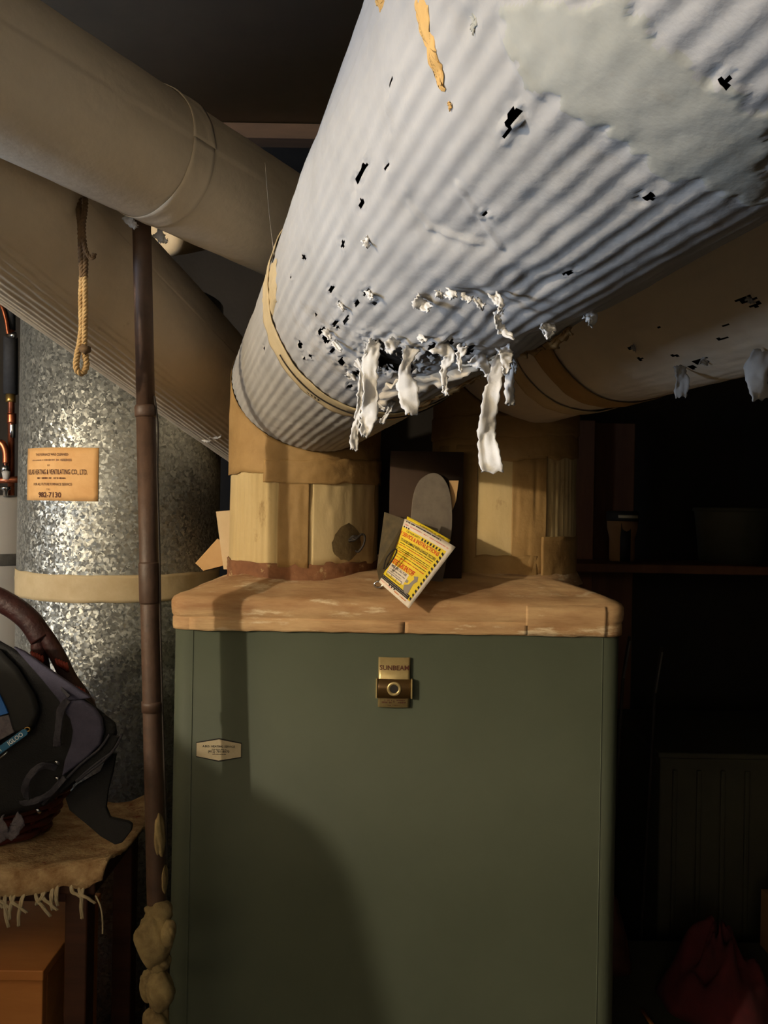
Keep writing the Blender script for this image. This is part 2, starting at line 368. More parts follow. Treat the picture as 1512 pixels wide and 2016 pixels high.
# shallow vertical folds near the front corners
for x in (FX0+0.035, FX1-0.033):
    box('corner_seam', x-.0006, x+.0006, FY0-.0008, FY0+.002, 0.04, FZ, m_green, furn, b=0)
prof = [(0.000, FZ+0.0), (0.004, FZ+0.001), (0.0048, FZ+.006), (.0048, FZ+.018), (0.0035, FZ+.0205), (0.0045, FZ+.0225), (0.0062, FZ+.026), (0.0068, FZ+.035), (.0064, FZ+.044), (0.003, FZ+.050), (-0.006, FZ+.055),
        (-0.022, FZ+.0605), (-0.045, FZ+.069), (-0.075, FZ+.079), (-0.11, FZ+.086), (-0.15, FZ+.089), (-0.22, FZ+.090)]
rings = []
for i, (o_, z) in enumerate(prof):
    r_ = max(0.03+o_*0.6, 0.012)
    pts = rrect(FX0-o_, FX1+o_, FY0-o_, FY1+o_, max(r_, .012), 8, 70)
    ring = []
    for k, (x, y) in enumerate(pts):
        nn = float(vnoise(x*22+3, y*22+z*90, 3)); n2 = float(vnoise(x*60+9, y*60+z*160, 5))
        amp = 0.0 if i == 0 else (0.0010 if i < 11 else 0.0022)
        cx, cy = (FX0+FX1)/2, (FY0+FY1)/2
        dx, dy = x-cx, y-cy; l = math.hypot(dx, dy)
        ring.append(Vector((x+dx/l*amp*nn*0.8, y+dy/l*amp*nn*0.8-(amp*n2*0.5), z+amp*(0.9*nn+0.5*n2))))
    rings.append(ring)
bon = loft('bonnet', rings, m_bonnet, furn)
bon['label'] = 'tan plaster covered bonnet with rounded rim'
# tape lap joints along the fascia
def fascia_patch(x0, x1, z0, z1, m, name='tape_lap'):
    nx, nz = 30, 6; vs = []; fs = []
    for i in range(nx+1):
        for j in range(nz+1):
            x = x0+(x1-x0)*i/nx; z = z0+(z1-z0)*j/nz
            e = 0.0015*float(vnoise(x*70, j*0.7, 8)) if j in (0, nz) else 0
            o_ = np.interp(z+e, [p[1] for p in prof[1:12]], [p[0] for p in prof[1:12]])
            vs.append(Vector((x, FY0-o_-0.0014, z+e)))
    for i in range(nx):
        for j in range(nz):
            a = i*(nz+1)+j; fs.append((a, a+nz+1, a+nz+2, a+1))
    return solid(mesh(name, vs, fs, m, bon), 0.0008, 1)
fascia_patch(FX0+.03, 0.035, FZ+.0012, FZ+.019, m_bonnet, 'tape_lap')
fascia_patch(0.036, 0.228, FZ+.0012, FZ+.0185, m_bonnet, 'tape_lap')
fascia_patch(0.225, FX1-.03, FZ+.0012, FZ+.049, m_bonnet, 'tape_lap')

# badge
def front(u, v, w): return Vector((u, FY0-w, v))
bc = at(776, 1342, 1.2); bx = bc.x; k_ = 0.0008
bd = mesh('badge', *merge([([(0, 0, 0)], [])]), None, furn)  # replaced below
bpy.data.objects.remove(bd)
def arc_plate(x0, x1, z0, z1, b0, depth, m, name, parent, label=None):
    """thin plate bowed forward"""
    n = 12; vs = []; fs = []
    for i in range(n+1):
        t = i/n; x = x0+(x1-x0)*t; y = FY0-b0-depth*math.sin(PI*t)
        vs += [Vector((x, y, z0)), Vector((x, y, z1))]
    for i in range(n): fs.append((2*i, 2*i+2, 2*i+3, 2*i+1))
    return solid(mesh(name, vs, fs, m, parent, label), 0.0016, 1)
zt = at(776, 1293, 1.2).z; zb = at(776, 1391, 1.2).z; zm0 = at(776, 1372, 1.2).z; zm1 = at(776, 1335, 1.2).z
plate = arc_plate(bx-.0250, bx+.0245, zb, zt, 0.003, 0.002, m_gold, 'badge_plate', furn, 'champagne metal badge reading SUNBEAM')
slide = arc_plate(bx-.0275, bx+.0275, zm0, zm1, 0.0065, 0.002, m_bronze, 'badge_band', furn, 'dark bronze band across the badge')
for sx in (-1, 1):
    box('band_end', bx+sx*.0275-.0012, bx+sx*.0275+.0012, FY0-.010, FY0, zm0-.0003, zm1+.0003, m_gold, slide, b=0.0004)
zc = (zm0+zm1)/2
vs, fs = [], []
n = 40
for k in range(n):
    a = 2*PI*k/n
    for r_, dy in ((.0062, .0092), (.0068, .0112), (.0108, .0112), (.0116, .0090)):
        vs.append(Vector((bx+r_*math.cos(a), FY0-dy, zc+r_*math.sin(a))))
for k in range(n):
    for j in range(3):
        a = k*4+j; b_ = ((k+1) % n)*4+j; fs.append((a, b_, b_+1, a+1))
mesh('badge_ring', vs, fs, m_gold, slide, 'champagne ring')
mesh('ring_centre', [Vector((bx+.0064*math.cos(2*PI*k/24), FY0-.0107, zc+.0064*math.sin(2*PI*k/24))) for k in range(24)], [tuple(range(24))], m_black, slide, smooth=False)
def bmap(u, v, w_):
    t = min(max((u-(bx-.025))/.05, 0), 1); return Vector((u, FY0-.0049-.002*math.sin(PI*t)-w_, v))
print2('lettering', [text_geo('SUNBEAM', .0105, bx, zt-.0165, 1.0, .0002)], bmap, 0.0003, m_ink, plate)
zs = zb+.009
print2('lettering', [scribble(bx-.018, bx-.004, zs+.0025, .0020, R), scribble(bx+.004, bx+.018, zs+.0025, .0020, R),
                     scribble(bx-.019, bx-.004, zs-.001, .0026, R), scribble(bx+.004, bx+.019, zs-.001, .0026, R), text_geo('&', .005, bx, zs+.0006, 1, 0),
                     scribble(bx-.010, bx+.008, zs-.0055, .0012, R)], bmap, 0.0003, m_ink, plate)
# hexagonal service sticker
hc = at(431, 1476, 1.2); hw, hh = .0350, .0165
hexp = [(-hw, -hh*.62), (0, -hh), (hw, -hh*.62), (hw, hh*.62), (0, hh), (-hw, hh*.62)]
hmap = lambda u, v, w_: Vector((hc.x+u, FY0-.0006-w_, hc.z+v))
prism('sticker_border', [(u*1.02, v*1.13) for u, v in hexp], hmap, 0.0006, m_black, furn)
stk = prism('service_sticker', hexp, hmap, 0.0010, m_sticker, furn, label='six sided silver service sticker reading HEATING SERVICE')
print2('lettering', [text_geo('A.B.D. HEATING SERVICE', .0046, 0, .0055, 1.0, .0001), scribble(-.011, .012, .0012, .0013, R),
                     text_geo('(412) 781-8870', .0054, 0, -.0024, 1.0, .0001), scribble(-.010, .011, -.0066, .0016, R)], hmap, 0.0013, m_black, stk)

# ------------------------------------------------------------------ ducts
def cyl_hit(px, py, J, e, r):
    d = ray(px, py); o = CAMP-J
    dp = d-e*d.dot(e); op = o-e*o.dot(e)
    A = dp.dot(dp); B = 2*dp.dot(op); C = op.dot(op)-r*r
    D = B*B-4*A*C
    if D < 0:
        t = -B/(2*A)
    else: t = (-B-math.sqrt(D))/(2*A)
    p = CAMP+d*t
    s = (p-J).dot(e)
    _, a, b = frame(e); q = p-J-e*s
    return s, math.atan2(q.dot(b), q.dot(a)), p

class Duct:
    """straight insulated run with direction e from joint J; riser straight down, mitred"""
    def __init__(self, J, e, r):
        self.J = Vector(J); self.e, self.a, self.b = frame(e); self.r = r
        self.n = (Vector((0, 0, 1))+self.e).normalized()
        self.rf = None
        self.flip = self.a.cross(self.b).dot(self.e) < 0
    def t0(self, off): return -self.n.dot(off)/self.n.dot(self.e)
    def off(self, th, r=None):
        return (self.a*math.cos(th)+self.b*math.sin(th))*(self.r if r is None else r)
    def pt(self, s, th, dr=0.0):
        return self.J+self.e*s+self.off(th, self.r+dr)
    def hit(self, px, py): return cyl_hit(px, py, self.J, self.e, self.r)
    def run(self, name, m, parent, L, nth, svals, rfun=None, holes=None, mitre=True, r=None, mats=None, mfun=None, smooth=True):
        r = self.r if r is None else r
        th = np.linspace(0, 2*PI, nth, endpoint=False)
        ct, st = np.cos(th), np.sin(th)
        a = np.array(self.a); b = np.array(self.b); e = np.array(self.e); J = np.array(self.J); n = np.array(self.n)
        offn = ct[:, None]*a+st[:, None]*b
        t0 = -(offn*r) @ n/(n @ e) if mitre else np.full(nth, svals[0])
        sv = np.asarray(svals); S2 = np.maximum(sv[:, None], t0[None, :]+ (np.arange(len(sv))*1e-4)[:, None])
        TH = np.broadcast_to(th[None, :], S2.shape)
        RR = r+(rfun(S2, TH) if rfun else 0.0)
        RR = np.broadcast_to(RR, S2.shape)
        P = J+S2[..., None]*e+RR[..., None]*offn[None]
        ns = len(sv)
        ii, kk = np.meshgrid(np.arange(ns-1), np.arange(nth), indexing='ij')
        k2 = (kk+1) % nth
        Fq = np.stack([ii*nth+kk, ii*nth+k2, (ii+1)*nth+k2, (ii+1)*nth+kk], -1).reshape(-1, 4)
        sc = 0.25*(S2[:-1][:, :]+S2[1:][:, :]+S2[:-1][:, np.r_[1:nth, 0]]+S2[1:][:, np.r_[1:nth, 0]])
        tc = np.broadcast_to((th+PI/nth)[None, :], sc.shape)
        keep = np.ones(sc.size, bool)
        stretched = (S2[1:]-S2[:-1]).reshape(-1)
        keep &= stretched > 3e-4
        if holes is not None: keep &= ~holes(sc, tc).reshape(-1)
        Fk = Fq[keep][:, ::-1] if self.flip else Fq[keep]
        V = P.reshape(-1, 3)
        used = np.zeros(len(V), bool); used[Fk.reshape(-1)] = True
        idx = np.cumsum(used)-1
        V = V[used]; Fk = idx[Fk]
        me = bpy.data.meshes.new(name)
        me.vertices.add(len(V)); me.vertices.foreach_set('co', V.astype(np.float32).reshape(-1))
        me.loops.add(Fk.size); me.loops.foreach_set('vertex_index', Fk.reshape(-1).astype(np.int32))
        me.polygons.add(len(Fk)); me.polygons.foreach_set('loop_start', np.arange(0, Fk.size, 4, dtype=np.int32)); me.polygons.foreach_set('loop_total', np.full(len(Fk), 4, np.int32))
        me.update(calc_edges=True)
        o = link(name, me, m, parent)
        if mats:
            for mm in mats: me.materials.append(mm)
            mi = mfun(sc, tc).reshape(-1)[keep].astype(np.int32); me.polygons.foreach_set('material_index', mi)
        return o
    def riser(self, name, m, parent, z0, nth=200, rfun=None, nz=60):
        vs = []; fs = []
        th = [2*PI*k/nth for k in range(nth)]
        J = self.J; n = self.n
        for i in range(nz+1):
            f = i/nz
            for t in th:
                ox, oy = self.r*math.cos(t), self.r*math.sin(t)
                zt_ = J.z-(n.x*ox+n.y*oy)/n.z
                z = z0+(zt_-z0)*f
                rr = 1.0+(rfun(z, t)/self.r if rfun else 0)
                vs.append(Vector((J.x+ox*rr, J.y+oy*rr, z)))
        for i in range(nz):
            for k in range(nth):
                fs.append((i*nth+k, i*nth+(k+1) % nth, (i+1)*nth+(k+1) % nth, (i+1)*nth+k))
        return mesh(name, vs, fs, m, parent)
    def riser_band(self, name, m, parent, zlo, zhi, t0, t1, dr=0.002, rag=0.003, seed=1, n=90, thick=0.0012, mitre_top=False, label=None):
        vs = []; fs = []; nz = 10
        for k in range(n+1):
            t = t0+(t1-t0)*k/n
            ox, oy = math.cos(t), math.sin(t)
            lo = zlo(t) if callable(zlo) else zlo
            if mitre_top: hi = self.J.z-(self.n.x*ox+self.n.y*oy)*self.r/self.n.z+0.001
            else: hi = zhi(t) if callable(zhi) else zhi
            lo += rag*float(vnoise(k*0.22, 0.3, seed)); 
            if not mitre_top: hi += rag*float(vnoise(k*0.22, 5.3, seed+1))
            for j in range(nz+1):
                z = lo+(hi-lo)*j/nz
                rr = self.r+dr+0.0012*float(vnoise(k*0.3, j*0.5, seed+2))
                vs.append(Vector((self.J.x+rr*ox, self.J.y+rr*oy, z)))
        for k in range(n):
            for j in range(nz):
                a = k*(nz+1)+j; fs.append((a, a+nz+1, a+nz+2, a+1))
        return solid(mesh(name, vs, fs, m, parent, label), thick, 0)
    def band(self, name, m, parent, s0, s1, dr=0.002, rag=0.003, seed=1, n=140, th0=0, th1=2*PI, thick=0.001, label=None, sfun=None):
        vs = []; fs = []; ns = 8
        for k in range(n+1):
            t = th0+(th1-th0)*k/n
            a0 = s0+rag*float(vnoise(k*0.18, .4, seed)); a1 = s1+rag*float(vnoise(k*0.18, 3.4, seed+1))
            if sfun: d_ = sfun(t); a0 += d_; a1 += d_
            for j in range(ns+1):
                vs.append(self.pt(a0+(a1-a0)*j/ns, t, dr+0.0010*float(vnoise(k*.4, j*.6, seed+2))))
        for k in range(n):
            for j in range(ns):
                a = k*(ns+1)+j; fs.append((a, a+ns+1, a+ns+2, a+1))
        o = mesh(name, vs, fs, m, parent, label); solid(o, thick, 0); return o
    def pts(self, ss, tt, dr):
        ss = np.asarray(ss, float); tt = np.asarray(tt, float)
        g = self.rf(ss, tt) if self.rf else np.zeros(ss.shape)
        return [self.pt(a_, b_, d_) for a_, b_, d_ in zip(ss, tt, np.asarray(g)+dr)]
    def patch(self, name, m, parent, poly_px, dr=0.0018, thick=0.0008, label=None, rings=10, jitter=0.0015, seed=1):
        """irregular patch lying on the run; outline through pixel points"""
        hs = [self.hit(px, py) for px, py in poly_px]
        t_ref = hs[len(hs)//2][1]
        pts = [(h[0], t_ref+((h[1]-t_ref+PI) % (2*PI)-PI)) for h in hs]
        dense = []
        N = len(pts)
        for i in range(N):
            for q in range(10):
                f = q/10; s = pts[i][0]*(1-f)+pts[(i+1) % N][0]*f; t = pts[i][1]*(1-f)+pts[(i+1) % N][1]*f
                kx = i*6+q*.6
                dense.append((s+jitter*float(vnoise(kx*.9, 0, seed)), t+jitter/self.r*float(vnoise(kx*.9, 7, seed))))
        cs = sum(p[0] for p in dense)/len(dense); ct = sum(p[1] for p in dense)/len(dense)
        n = len(dense); fs = []; ss = [cs]; tt = [ct]
        for j in range(1, rings+1):
            f = j/rings
            for (s, t) in dense: ss.append(cs+(s-cs)*f); tt.append(ct+(t-ct)*f)
        vs = self.pts(ss, tt, np.where(np.arange(len(ss)) > len(ss)-n-1, dr*.3, dr))
        for k in range(n): fs.append((0, 1+k, 1+(k+1) % n))
        for j in range(rings-1):
            for k in range(n):
                a = 1+j*n+k; b = 1+j*n+(k+1) % n; fs.append((a, a+n, b+n, b))
        return mesh(name, vs, fs, m, parent, label)

def ribbon(name, path, m, parent, hint=None, amp=0.002, seed=0, thick=0.0010, sub=10, label=None, corr=0.0):
    """hanging torn strip: path = list of (Vector, width); faces hint"""
    hint = Vector(hint) if hint else Vector((0, -1, 0))
    P = spline([p for p, _ in path], sub); Wd = []
    n = len(path)
    for i in range(n-1):
        for k in range(sub): Wd.append(path[i][1]*(1-k/sub)+path[i+1][1]*k/sub)
    Wd.append(path[-1][1])
    vs = []; fs = []; nw = 8
    for i, p in enumerate(P):
        t = (P[min(i+1, len(P)-1)]-P[max(i-1, 0)]).normalized()
        side = t.cross(hint).normalized(); nrm = side.cross(t).normalized()
        for j in range(nw+1):
            f = j/nw-0.5
            jag = amp*(float(vnoise(i*.7, j*9+1, seed+j))+.8*float(vnoise(i*2.3, j*5+1, seed+j+9)))*(1.0 if j in (0, nw) else 0.15)
            endj = amp*1.8*float(vnoise(j*1.7, 3, seed)) if i in (0, len(P)-1) else 0
            crl = amp*1.2*float(vnoise(i*.45, j*.5, seed+3))+Wd[i]*0.30*(f*f*4)*(1 if seed % 3 else -1)*(0.25+0.35*math.sin(i*.35+seed))+Wd[i]*.35*f*math.sin(i*.3+seed*1.7)
            crl += corr*math.sin(j*PI)
            vs.append(p+side*(Wd[i]*f+jag)+nrm*crl+t*endj)
    for i in range(len(P)-1):
        for j in range(nw):
            a = i*(nw+1)+j; fs.append((a, a+1, a+nw+2, a+nw+1))
    o = mesh(name, vs, fs, m, parent, label); solid(o, thick, 0)
    return o

RB = 0.135
big = Duct((-0.146, 1.40, 1.727), (0.2811, -1.0, 0.0494), RB)
bigr = root('heating_duct', (-0.146, 1.40, 1.37), 'big white ribbed duct with torn hanging wrap running overhead', 'duct', 'insulated ducts on the furnace')
NRIB = 68
# fields on the run
HOLES = []   # (s, th, half length s, half width arc)
def add_hole(px, py, ls, la):
    s, th, _ = big.hit(px, py); HOLES.append((s, th, ls, la))
for (px, py, ls, la) in [(762, 706, .030, .018), (790, 722, .020, .010), (862, 690, .026, .0075), (912, 692, .014, .006), (640, 668, .011, .0035), (655, 690, .008, .002),
    (700, 735, .012, .004), (672, 712, .010, .003), (722, 578, .007, .003), (708, 345, .014, .0016), (712, 400, .006, .0016), (673, 480, .006, .0022), (1010, 228, .006, .0016), (1003, 257, .006, .0013),
    (650, 572, .008, .0012), (665, 600, .008, .0016), (680, 630, .010, .0014), (598, 508, .004, .0018), (575, 545, .003, .001), (1428, 160, .003, .0024), (612, 700, .006, .002), (520, 686, .005, .0016),
    (590, 680, .006, .003), (600, 705, .005, .0014), (690, 760, .008, .0022), (724, 770, .006, .0018), (735, 600, .006, .001), (1120, 540, .005, .0012), (948, 433, .004, .0008), (628, 655, .008, .002),
    (655, 642, .010, .0014), (660, 650, .006, .0012), (618, 620, .004, .0012), (545, 600, .003, .001), (548, 690, .002, .0008), (700, 600, .008, .0012), (1275, 398, .0035, .0022), (760, 330, .003, .0014), (770, 165, .006, .001)]:
    add_hole(px, py, ls, la)
# smooth skim coated zone, in (s, th)
skim_px = [(985, 0), (1240, 0), (1330, 90), (1425, 175), (1512, 240), (1512, 400), (1400, 372), (1300, 345), (1230, 285), (1120, 215), (1060, 190), (1010, 110)]
SK = [big.hit(*p)[:2] for p in skim_px]
def inpoly(s, t, poly):
    c = np.zeros(s.shape, bool); n = len(poly)
    for i in range(n):
        s1, t1 = poly[i]; s2, t2 = poly[(i+1) % n]
        cond = ((t1 > t) != (t2 > t)) & (s < (s2-s1)*(t-t1)/(t2-t1+1e-12)+s1)
        c ^= cond
    return c
DENTS = []
for (px, py, rad, dep) in [(900, 470, .03, .003), (830, 440, .02, .002), (960, 470, .02, .002), (870, 600, .03, .006), (960, 610, .03, .007), (1080, 660, .03, .005), (700, 690, .03, .004), (760, 650, .03, .004),
                           (1200, 330, .03, .003), (1040, 560, .02, .004), (910, 40, .006, .003), (640, 660, .02, .003), (1050, 430, .02, .003)]:
    s, th, _ = big.hit(px, py); DENTS.append((s, th, rad, dep))
CREASE = []
for a_, b_ in (((898, 368), (980, 500)), ((800, 405), (838, 455)), ((838, 455), (940, 492)), ((985, 60), (1060, 190)), ((760, 190), (770, 250))):
    h0, h1 = big.hit(*a_), big.hit(*b_); CREASE.append((h0[0], h0[1], h1[0], h1[1]))
def wrap(t): return (t+PI) % (2*PI)-PI
def rbig(Sm, Th):
    th = wrap(Th)
    ang = NRIB*Th
    inside = inpoly(Sm+0.006*vnoise(Th*30, Sm*40, 21), th, SK)
    amp = np.where(inside, 0.0001, 0.00066)
    amp = amp*(0.75+0.35*vnoise(Sm*9, Th*5, 4))
    d = amp*np.cos(ang+0.35*vnoise(Sm*4, Th*2, 9))
    d = d+0.0012*vnoise(Sm*14, Th*3.5, 1)+0.0004*vnoise(Sm*60, Th*16, 2)
    d = d+np.where(inside, 0.0010, 0.0)
    for (s0_, t0_, s1_, t1_) in CREASE:
        ax, ay = Sm-s0_, wrap(Th-t0_)*RB; bx_, by_ = s1_-s0_, wrap(t1_-t0_)*RB; L2 = bx_*bx_+by_*by_
        f = np.clip((ax*bx_+ay*by_)/L2, 0, 1); q = (ax-f*bx_)**2+(ay-f*by_)**2
        d = d+0.0020*np.exp(-q/.0022**2)-0.0012*np.exp(-q/.007**2)
    for (s, t, rad, dep) in DENTS:
        q = ((Sm-s)**2+(wrap(Th-t)*RB)**2)/rad**2
        d = d-dep*np.exp(-q)*(1+0.25*vnoise(Sm*60, Th*14, 6))
    for (s, t, ls, la) in HOLES:     # ragged lips round each tear
        q = ((Sm-s)/(ls*1.5))**2+(wrap(Th-t)*RB/(la*1.5+.0015))**2
        d = d+0.0022*np.exp(-(q-1)**2*2.0)*vnoise(Sm*160, Th*60, 33)
    return d
def hbig(Sc, Tc):
    h = np.zeros(Sc.shape, bool)
    nz = 0.45*vnoise(Sc*170, Tc*40, 12)+0.1*vnoise(Sc*420, Tc*120, 13)
    for (s, t, ls, la) in HOLES:
        q = np.sqrt(((Sc-s)/ls)**2+(wrap(Tc-t)*RB/la)**2)
        h |= q < 1+nz
    return h
big.rf = rbig
sv = np.concatenate([np.linspace(-0.20, 0.10, 70, endpoint=False), np.linspace(0.10, 1.36, 560, endpoint=False), np.linspace(1.36, 3.0, 40)])
run = big.run('duct_run', m_paper, bigr, 3.0, NRIB*8, sv, rbig, hbig, mats=[m_skim], mfun=lambda s, t: inpoly(s+0.006*vnoise(t*30, s*40, 21), wrap(t), SK))
run['label'] = 'white ribbed insulation paper, pitted and torn below'
big.run('inner_pipe', m_dark, bigr, 3.0, 64, np.linspace(-0.2, 3.0, 60), None, None, r=RB-0.011)
zr0 = 1.372
def rib_riser(nr, lo, hi, amp=0.0011, seed=1, r=RB):
    def f(z, t):
        tt = (t+PI) % (2*PI)-PI
        msk = 1.0 if lo < tt < hi else 0.12
        return amp*msk*math.cos(nr*t)+0.0015*float(vnoise(z*16, t*3, seed))
    return f
rsr = big.riser('riser', m_riser, bigr, zr0, 272, rib_riser(68, -2.6, -1.45, .0011, 5))
rsr['label'] = 'yellowed vertical riser below the ribbed run'
# riser tapes: wide kraft collar below the mitre, base band, vertical strip
def zcol(zc_, amp=0.012): return lambda t: zc_+amp*math.sin(t*1.0+0.6)
big.riser_band('tape_collar', m_tape, bigr, zcol(1.570, .008), None, -PI-.6, .8, .0022, .004, 3, 120, mitre_top=True)
big.riser_band('tape_collar', m_tape, bigr, zcol(1.548, .004), zcol(1.590, .006), -PI/2-.42, .3, .0036, .003, 13, 80)
big.riser_band('base_band', m_redband, bigr, 1.374, 1.413, -PI-.4, .4, .0018, .0035, 23, 120)
big.riser_band('tape_strip', m_tape, bigr, 1.405, 1.565, -PI/2-.22, -PI/2+.16, .0020, .002, 33, 20)
big.riser_band('tape_strip', m_riser, bigr, 1.410, 1.555, -PI/2+.20, -PI/2+1.25, .0014, .003, 43, 40)
# brown stain and twisted wire handle on the riser
def riser_star(duct, name, m, parent, th, z, rw, rh, seed, dr=.0034):
    vs = []; fs = []; n = 40; rings = 5
    def p(u, v): 
        t = th+u/duct.r; rr = duct.r+dr
        return Vector((duct.J.x+rr*math.cos(t), duct.J.y+rr*math.sin(t), z+v))
    vs.append(p(0, 0))
    for j in range(1, rings+1):
        for k in range(n):
            a = 2*PI*k/n; q = (1+.12*float(vnoise(math.cos(a)*1.3+5, math.sin(a)*1.3+5, seed))+.07*float(vnoise(k*.7, 0, seed)))*j/rings
            vs.append(p(rw*q*math.cos(a), rh*q*math.sin(a)))
    for k in range(n): fs.append((0, 1+k, 1+(k+1) % n))
    for j in range(rings-1):
        for k in range(n):
            a = 1+j*n+k; b = 1+j*n+(k+1) % n; fs.append((a, a+n, b+n, b))
    return mesh(name, vs, fs, m, parent)
hp = cyl_hit(684, 1068, Vector((big.J.x, big.J.y, 0)), Vector((0, 0, 1)), RB)[2]
hth = math.atan2(hp.y-big.J.y, hp.x-big.J.x)
riser_star(big, 'glue_patch', m_stain, bigr, hth, hp.z, .030, .030, 5)
wb = at(700, 1058, hp.y-0.012); 
wpts = [at(px, py, y) for px, py, y in [(688, 1066, hp.y), (694, 1060, hp.y-.02), (700, 1062, hp.y-.026), (712, 1052, hp.y-.02), (718, 1056, hp.y-.018), (716, 1072, hp.y-.018), (706, 1086, hp.y-.016), (700, 1084, hp.y-.016)]]
wh = tube('damper_wire', spline(wpts, 6), .0019, m_dark, bigr, 8, 'twisted wire damper handle')
coil = [at(696, 1060, hp.y-.018)+Vector((.008*(k/40)-.004+.0045*math.cos(k*.9), .004*math.sin(k*.9), .006*math.sin(k*.9+1)*0.8-.0)) for k in range(41)]
tube('wire_coil', coil, .0014, m_dark, wh, 6)
# tape seam on the run, with wire tie
s_seam = big.hit(742, 812)[0]
big.band('seam_tape', m_tape_pale, bigr, s_seam-.030, s_seam+.020, .0022, .003, 51, 160, sfun=lambda t: 0.012*math.sin(t*1.0+.4))
big.patch('seam_tape', m_tape_pale, bigr, [(535, 520), (545, 510), (545, 560), (543, 600), (530, 650), (522, 640), (518, 590)], .0022)
tube('tie_wire', [big.pt(s_seam-.002+.012*math.sin(t+.4), t, .0042) for t in [(-2.6+2.6*k/60) for k in range(61)]], .0009, m_dark, bigr, 6)
hs = big.hit(615, 775)
tube('wire_twist', [big.hit(605+ (k*2.2), 770+k*1.4)[2]+Vector((.001*math.cos(k*2), -.004-.0015*math.sin(k*2), .002*math.cos(k*2))) for k in range(14)], .0013, m_dark, bigr, 6)
# seam edge at upper right (next wrap) and stains/drips
big.patch('drip_stain', m_ochre, bigr, [(818, 0), (838, 0), (848, 50), (862, 110), (873, 150), (876, 182), (868, 175), (852, 130), (838, 80), (824, 40)], .0011)
big.patch('drip_stain', m_ochre, bigr, [(742, 0), (757, 0), (756, 18), (746, 20)], .0011)
big.patch('drip_stain', m_ochre, bigr, [(881, 203), (887, 203), (888, 214), (884, 212)], .0011)
big.patch('glue_patch', m_skim, bigr, [(918, 30), (930, 34), (934, 56), (926, 70), (914, 60), (912, 40)], .0011)
def flap_px(duct, par, pts, m=m_paper, seed=1, drop_y=0.0, start=None, amp=.0012, name='torn_flap', label=None, thick=.0011):
    """hanging flap: pixel path with pixel widths, anchored at the run where the first point hits it"""
    y0 = duct.hit(*(start or pts[0][:2]))[2].y
    path = []
    for i, (px, py, wpx) in enumerate(pts):
        Y = y0-0.004+drop_y*i/(len(pts)-1)+0.003*math.sin(i*2.1+seed)
        path.append((at(px, py, Y), wpx/F*Y))
    return ribbon(name, path, m, par, None, amp, seed, thick, label=label)
flaps = [
    [(740, 672, 22), (728, 712, 30), (731, 767, 27), (726, 820, 36), (716, 858, 9)],
    [(724, 690, 10), (713, 745, 14), (707, 799, 9), (700, 846, 15), (697, 887, 12)],
    [(812, 684, 34), (798, 722, 15), (803, 767, 42), (812, 815, 26)],
    [(862, 676, 46), (884, 700, 20), (874, 730, 13), (876, 768, 9), (880, 776, 3)],
    [(912, 682, 22), (904, 706, 10), (908, 732, 4)],
    [(936, 700, 40), (952, 718, 26), (960, 742, 5)],
    [(990, 684, 26), (998, 702, 26), (994, 736, 9)],
    [(996, 690, 22), (977, 735, 27), (964, 809, 32), (960, 865, 35), (970, 930, 44)],
    [(1004, 700, 10), (1003, 750, 17), (1004, 796, 22)],
    [(984, 612, 14), (978, 630, 12), (990, 652, 15), (1010, 668, 4)],
    [(775, 790, 8), (764, 812, 7), (752, 832, 9)],
    [(1066, 640, 16), (1082, 650, 26), (1076, 664, 5)],
    [(1152, 618, 18), (1166, 628, 20), (1160, 640, 6)],
    [(1000, 706, 12), (1014, 716, 8), (1012, 732, 4)],
    [(640, 650, 12), (650, 668, 7)], [(655, 672, 10), (672, 690, 6)], [(700, 712, 14), (716, 730, 8)],
    [(818, 590, 26), (832, 600, 26), (846, 606, 12)], [(940, 590, 16), (950, 606, 10)], [(972, 580, 18), (985, 600, 10), (982, 615, 5)],
    [(826, 660, 16), (836, 672, 10)], [(780, 668, 18), (770, 682, 22), (764, 694, 8)], [(742, 790, 24), (760, 800, 18)], [(684, 736, 14), (700, 746, 8)],
    [(718, 470, 14), (724, 486, 10)], [(668, 596, 8), (676, 610, 6)], [(722, 572, 10), (732, 588, 8)], [(880, 576, 18), (896, 584, 14)], [(910, 584, 14), (928, 590, 12)],
    [(858, 578, 14), (872, 582, 10)],
]
for i, fl in enumerate(flaps):
    flap_px(big, bigr, fl, m_flap, i+1, drop_y=-.004)
# peeled underlayer: loose sheet edge sagging under the run
def sag_sheet(px_list, seed):
    path = []
    for px, py, wpx in px_list:
        s, th, p = big.hit(px, min(py, 800)); path.append((at(px, py, p.y-.006), wpx/F*p.y))
    return path
ribbon('loose_layer', sag_sheet([(735, 790, 20), (790, 760, 50), (850, 745, 46), (920, 722, 30), (980, 700, 14)], 4), m_paper_old, bigr, (0, -.7, -.7), .003, 4, .0012)
ribbon('loose_layer', sag_sheet([(800, 812, 6), (850, 786, 10), (900, 760, 9), (945, 738, 5)], 9), m_tape, bigr, (0, -.7, -.7), .003, 8, .0012)
ribbon('loose_layer', sag_sheet([(1030, 694, 8), (1060, 686, 16), (1090, 672, 18), (1120, 650, 10)], 9), m_tape, bigr, (0, -.7, -.7), .003, 8, .0012)

